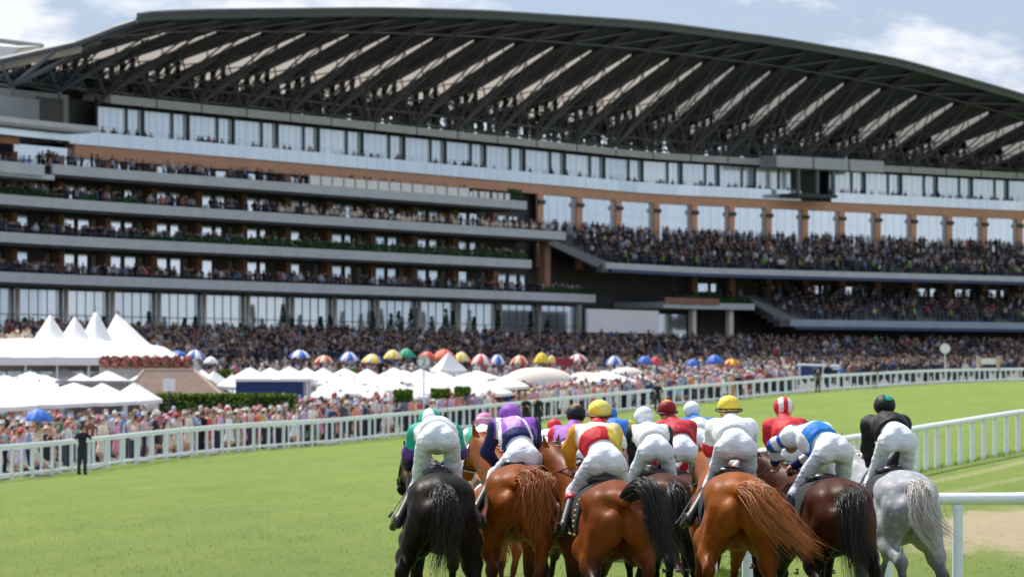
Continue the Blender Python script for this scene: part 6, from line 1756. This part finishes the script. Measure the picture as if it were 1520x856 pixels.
    # boots
    for K, An, To in ((KnL, AnL, ToL), (KnR, AnR, ToR)):
        Q = Body()
        Q.cap(L(K + (An - K) * .2), L(An), .060, .043, .03); Q.cap(L(An), L(To), .042, .035, .03); Q.cap(L(An + (0, -.03, -.02)), L(An + (0, -.03, -.045)), .036, .034, .02)
        V, F = sdf_mesh(Q, vox); bo = mesh_obj('boot', V, F, boot_m, root, True)
        if j.get('boot'):
            mb = MB(); mb.tube(L(K + (An - K) * .16), L(K + (An - K) * .30), .067, .065, 14); mb.build('boot_cuff', boot_red, bo, True)
        m_ = (An + To) / 2 + np.array([0, 0, -.03]); mb = MB(); t_ = [L(m_ + lat * .038 * math.cos(q) + np.array([0, 0, .05 + .06 * math.sin(q)])) for q in np.linspace(-math.pi * .85, math.pi * 1.1, 12)]
        mb.path(t_, .005, 5); mb.build('stirrup', pole_m, bo)
    # jacket
    Q = Body(); 
    Q.cap(L(Pv + (C - Pv) * .15), L(Pv + (C - Pv) * .6), .140, .155, .08); Q.ell(L(Pv + (C - Pv) * .72), (.165 * g, .18, .135), .09); Q.cap(L(ShL + (C - ShL) * .1), L(ShR + (C - ShR) * .1), .074, .074, .09); Q.cap(L(C), L(C + (Hd - C) * .45), .085, .07, .05)
    ntor = len(Q.p)
    for S_, E_, Hn in ((ShL, El, Hl), (ShR, Er, Hr)):
        Q.cap(L(S_), L(E_), .066, .056, .07); Q.cap(L(E_), L(Hn), .058, .038, .035)
    cutj = lambda X, Y, Z: -((X - wp[0]) * axw[0] + (Y - wp[1]) * axw[1] + (Z - wp[2]) * axw[2])
    V, F = sdf_mesh(Q, vox, .006, cutj, wr=.004, wfreq=19, seed=50 + ji)
    W = V + org
    def segd(p, a, b):
        ab = b - a; t = np.clip(((p - a) @ ab) / (ab @ ab), 0, 1); return np.sqrt((((p - a) - t[:, None] * ab) ** 2).sum(1)), t
    dl1, tl1 = segd(W, ShL, El); dl2, tl2 = segd(W, El, Hl); dr1, tr1 = segd(W, ShR, Er); dr2, tr2 = segd(W, Er, Hr)
    dt, tt_ = segd(W, Pv, C)
    dL = np.minimum(dl1, dl2); dR = np.minimum(dr1, dr2); D = np.minimum(dL, dR)
    wl = np.where(dl1 < dl2, tl1 * .5, .5 + tl2 * .5); wr_ = np.where(dr1 < dr2, tr1 * .5, .5 + tr2 * .5)
    w_ = np.where(dL < dR, wl, wr_)
    lateral = ((W - C) @ lat) / .2
    a_ = np.where((D - .01 < dt - .09) & ((w_ > .12) | (np.abs(lateral) > .95)), np.where(dL < dR, -1, 1), 0)
    u_ = np.clip(((W - (Pv + (C - Pv) * .3)) @ ax) / (np.linalg.norm(C - Pv) * .7 + .08), 0, 1)
    v_ = ((W - (Pv + (C - Pv) * np.clip(((W - Pv) @ ax) / np.linalg.norm(C - Pv), 0, 1)[:, None])) @ lat) / .19
    cc = j['silk'](u_, v_, a_, w_)
    mesh_obj('jacket', V, F, silk_m, root, True, col=cc)
    # helmet in its cap
    Q = Body(); hc = L(HC + np.array([0, 0, .02])) - fwd * .0
    Q.ell(hc + np.array([0, 0, .012]), (.102, .124, .100), .03); Q.cap(hc + fwd * .10 + np.array([0, 0, -.01]), hc + fwd * .16 + np.array([0, 0, -.02]), .035, .02, .04)
    cz = hc[2] - .055
    V, F = sdf_mesh(Q, .010 if near else .014, .004, lambda X, Y, Z: cz - Z + .35 * (Y - hc[1]) * (0 if 'lowhead' in j else .6) + 0 * X, wr=.0012, wfreq=40, seed=ji)
    cap_o = mesh_obj('cap', V, F, cap_m, root, True, col=j['cap'](V - hc))
    if j['h'] not in ('H6', 'H11', 'H3', 'H9'): mb = None
    else: mb = MB(); mb.path([hc + np.array([.121 * math.cos(t), .140 * math.sin(t), -.020 + .02 * math.sin(t)]) for t in np.linspace(0, 2 * math.pi, 25)], .009, 6); mb.build('goggle_strap', goggle_m, cap_o, True)
    # reins from bit to hands, a child of the horse
    po, axh, sd = h['_po'], h['_ax'], h['_side']; oh, a = hpos[h['k']]
    mb = MB()
    for s, Hn in ((-1, Hl), (1, Hr)):
        bit = po + axh * .82 + sd * s * .07; d = Hn - oh; ca, sa = math.cos(-a), math.sin(-a); hl_ = np.array([d[0] * ca - d[1] * sa, d[0] * sa + d[1] * ca, d[2]])
        mid = (bit + hl_) / 2 + np.array([s * .05, 0, -.03]); mb.path([bit, mid, hl_ + np.array([0, .04, -.03])], .007, 5)
    mb.build('reins', leather, h['root'])
    if j['h'] in ('H1', 'H11'):
        tip = at(578, 766, Yp - .05) if j['h'] == 'H1' else at(1003, 778, Yp - .1)
        st_ = at(604, 728, Yp + .30) if j['h'] == 'H1' else at(1030, 735, Yp + .3)
        wo = empty('whip', tuple(st_), 0, 'thin black whip pointing down beside the %s' % ('black horse' if j['h'] == 'H1' else 'streaming-tailed chestnut'), 'whip')
        mb = MB(); mb.path([Hl - st_ + np.array([0, .05, 0]), np.zeros(3), tip - st_], .008, 6, rend=.004); mb.build('shaft', leather, wo)
        mb = MB(); d = (tip - st_); d /= np.linalg.norm(d); mb.tube(tip - st_ - d * .07, tip - st_, .012, .014, 6); mb.build('flap', leather, wo)
# clods of turf thrown up between the horses
r = np.random.RandomState(8)
for k in range(22):
    c = np.array(at(r.uniform(600, 1330), r.uniform(790, 850), 36 + r.rand() * 8)); n = r.randint(6, 10)
    B = Body()
    for q in range(4): B.ell(r.randn(3) * .012, (.016 + .01 * r.rand(), .014, .012), .01)
    V, F = sdf_mesh(B, .008)
    o = mesh_obj('turf_clod', V, F, simple('torn turf', (.06, .09, .02) if k % 2 else (.07, .045, .025), .9, .3, 30), None, True, loc=tuple(c))
    tag(o, 'small clod of turf kicked up into the air between the galloping legs', 'turf clod', 'clods kicked up by the hooves')
# ------------------------------------------------------------------ sky, sun, camera
SUN_EL, SUN_AZ = 55.0, -42.0     # azimuth measured from +Y, negative to the left
w = bpy.data.worlds.new('World'); scene.world = w; w.use_nodes = True
nt = w.node_tree; bg = nt.nodes['Background']; out = nt.nodes['World Output']
sky = N(nt, 'ShaderNodeTexSky', sky_type='NISHITA'); sky.sun_disc = False
sky.sun_elevation = R(SUN_EL); sky.sun_rotation = R(SUN_AZ); sky.air_density = 1.0; sky.dust_density = 1.2; sky.ozone_density = 1.6
tc = N(nt, 'ShaderNodeTexCoord')
mp = N(nt, 'ShaderNodeMapping'); mp.inputs['Scale'].default_value = (17, 17, 42); mp.inputs['Location'].default_value = (2.1, .4, .2); nt.links.new(tc.outputs['Generated'], mp.inputs['Vector'])
f = noise(nt, 1.0, 8, .58, vec=mp.outputs[0])
cl = ramp(nt, f, [(.46, (0, 0, 0)), (.56, (1, 1, 1))])
mp2 = N(nt, 'ShaderNodeMapping'); mp2.inputs['Scale'].default_value = (1.4, 1.4, 3.4); nt.links.new(tc.outputs['Generated'], mp2.inputs['Vector'])
hz = ramp(nt, noise(nt, 1.0, 6, .6, vec=mp2.outputs[0]), [(.35, (.12, .12, .12)), (.7, (.55, .55, .55))])
c = mixc(nt, hz, mixc(nt, .6, sky.outputs[0], (3.4, 4.4, 6.3)), (4.6, 5.4, 6.9))
c = mixc(nt, cl, c, (8.0, 8.2, 8.8))
nt.links.new(c, bg.inputs['Color']); bg.inputs['Strength'].default_value = 0.105
sd = bpy.data.lights.new('sun', 'SUN'); sd.energy = 5.0; sd.angle = R(.55); sd.color = (1.0, .95, .87)
so = bpy.data.objects.new('sun', sd); link(so)
az = R(SUN_AZ); el = R(SUN_EL); v = Vector((math.sin(az) * math.cos(el), math.cos(az) * math.cos(el), math.sin(el)))
so.rotation_euler = v.to_track_quat('Z', 'Y').to_euler(); so.location = (0, 0, 60)
cd = bpy.data.cameras.new('camera'); cd.lens = 135.0; cd.sensor_width = 36.0; cd.clip_start = .5; cd.clip_end = 9000
cd.shift_y = (HZ - 428.0) / 1520.0
cd.dof.use_dof = True; cd.dof.focus_distance = 34.5; cd.dof.aperture_fstop = 5.2
co_ = bpy.data.objects.new('camera', cd); link(co_); co_.location = (0, 0, EYE); co_.rotation_euler = (R(90), 0, 0)
scene.camera = co_
scene.view_settings.view_transform = 'Standard'; scene.view_settings.look = 'None'; scene.view_settings.exposure = 0.2; scene.view_settings.gamma = 1.0
scene.render.film_transparent = False
scene.cycles.use_denoising = True; scene.cycles.max_bounces = 6; scene.cycles.diffuse_bounces = 3; scene.cycles.glossy_bounces = 2; scene.cycles.transmission_bounces = 3
scene.cycles.sample_clamp_indirect = 6.0
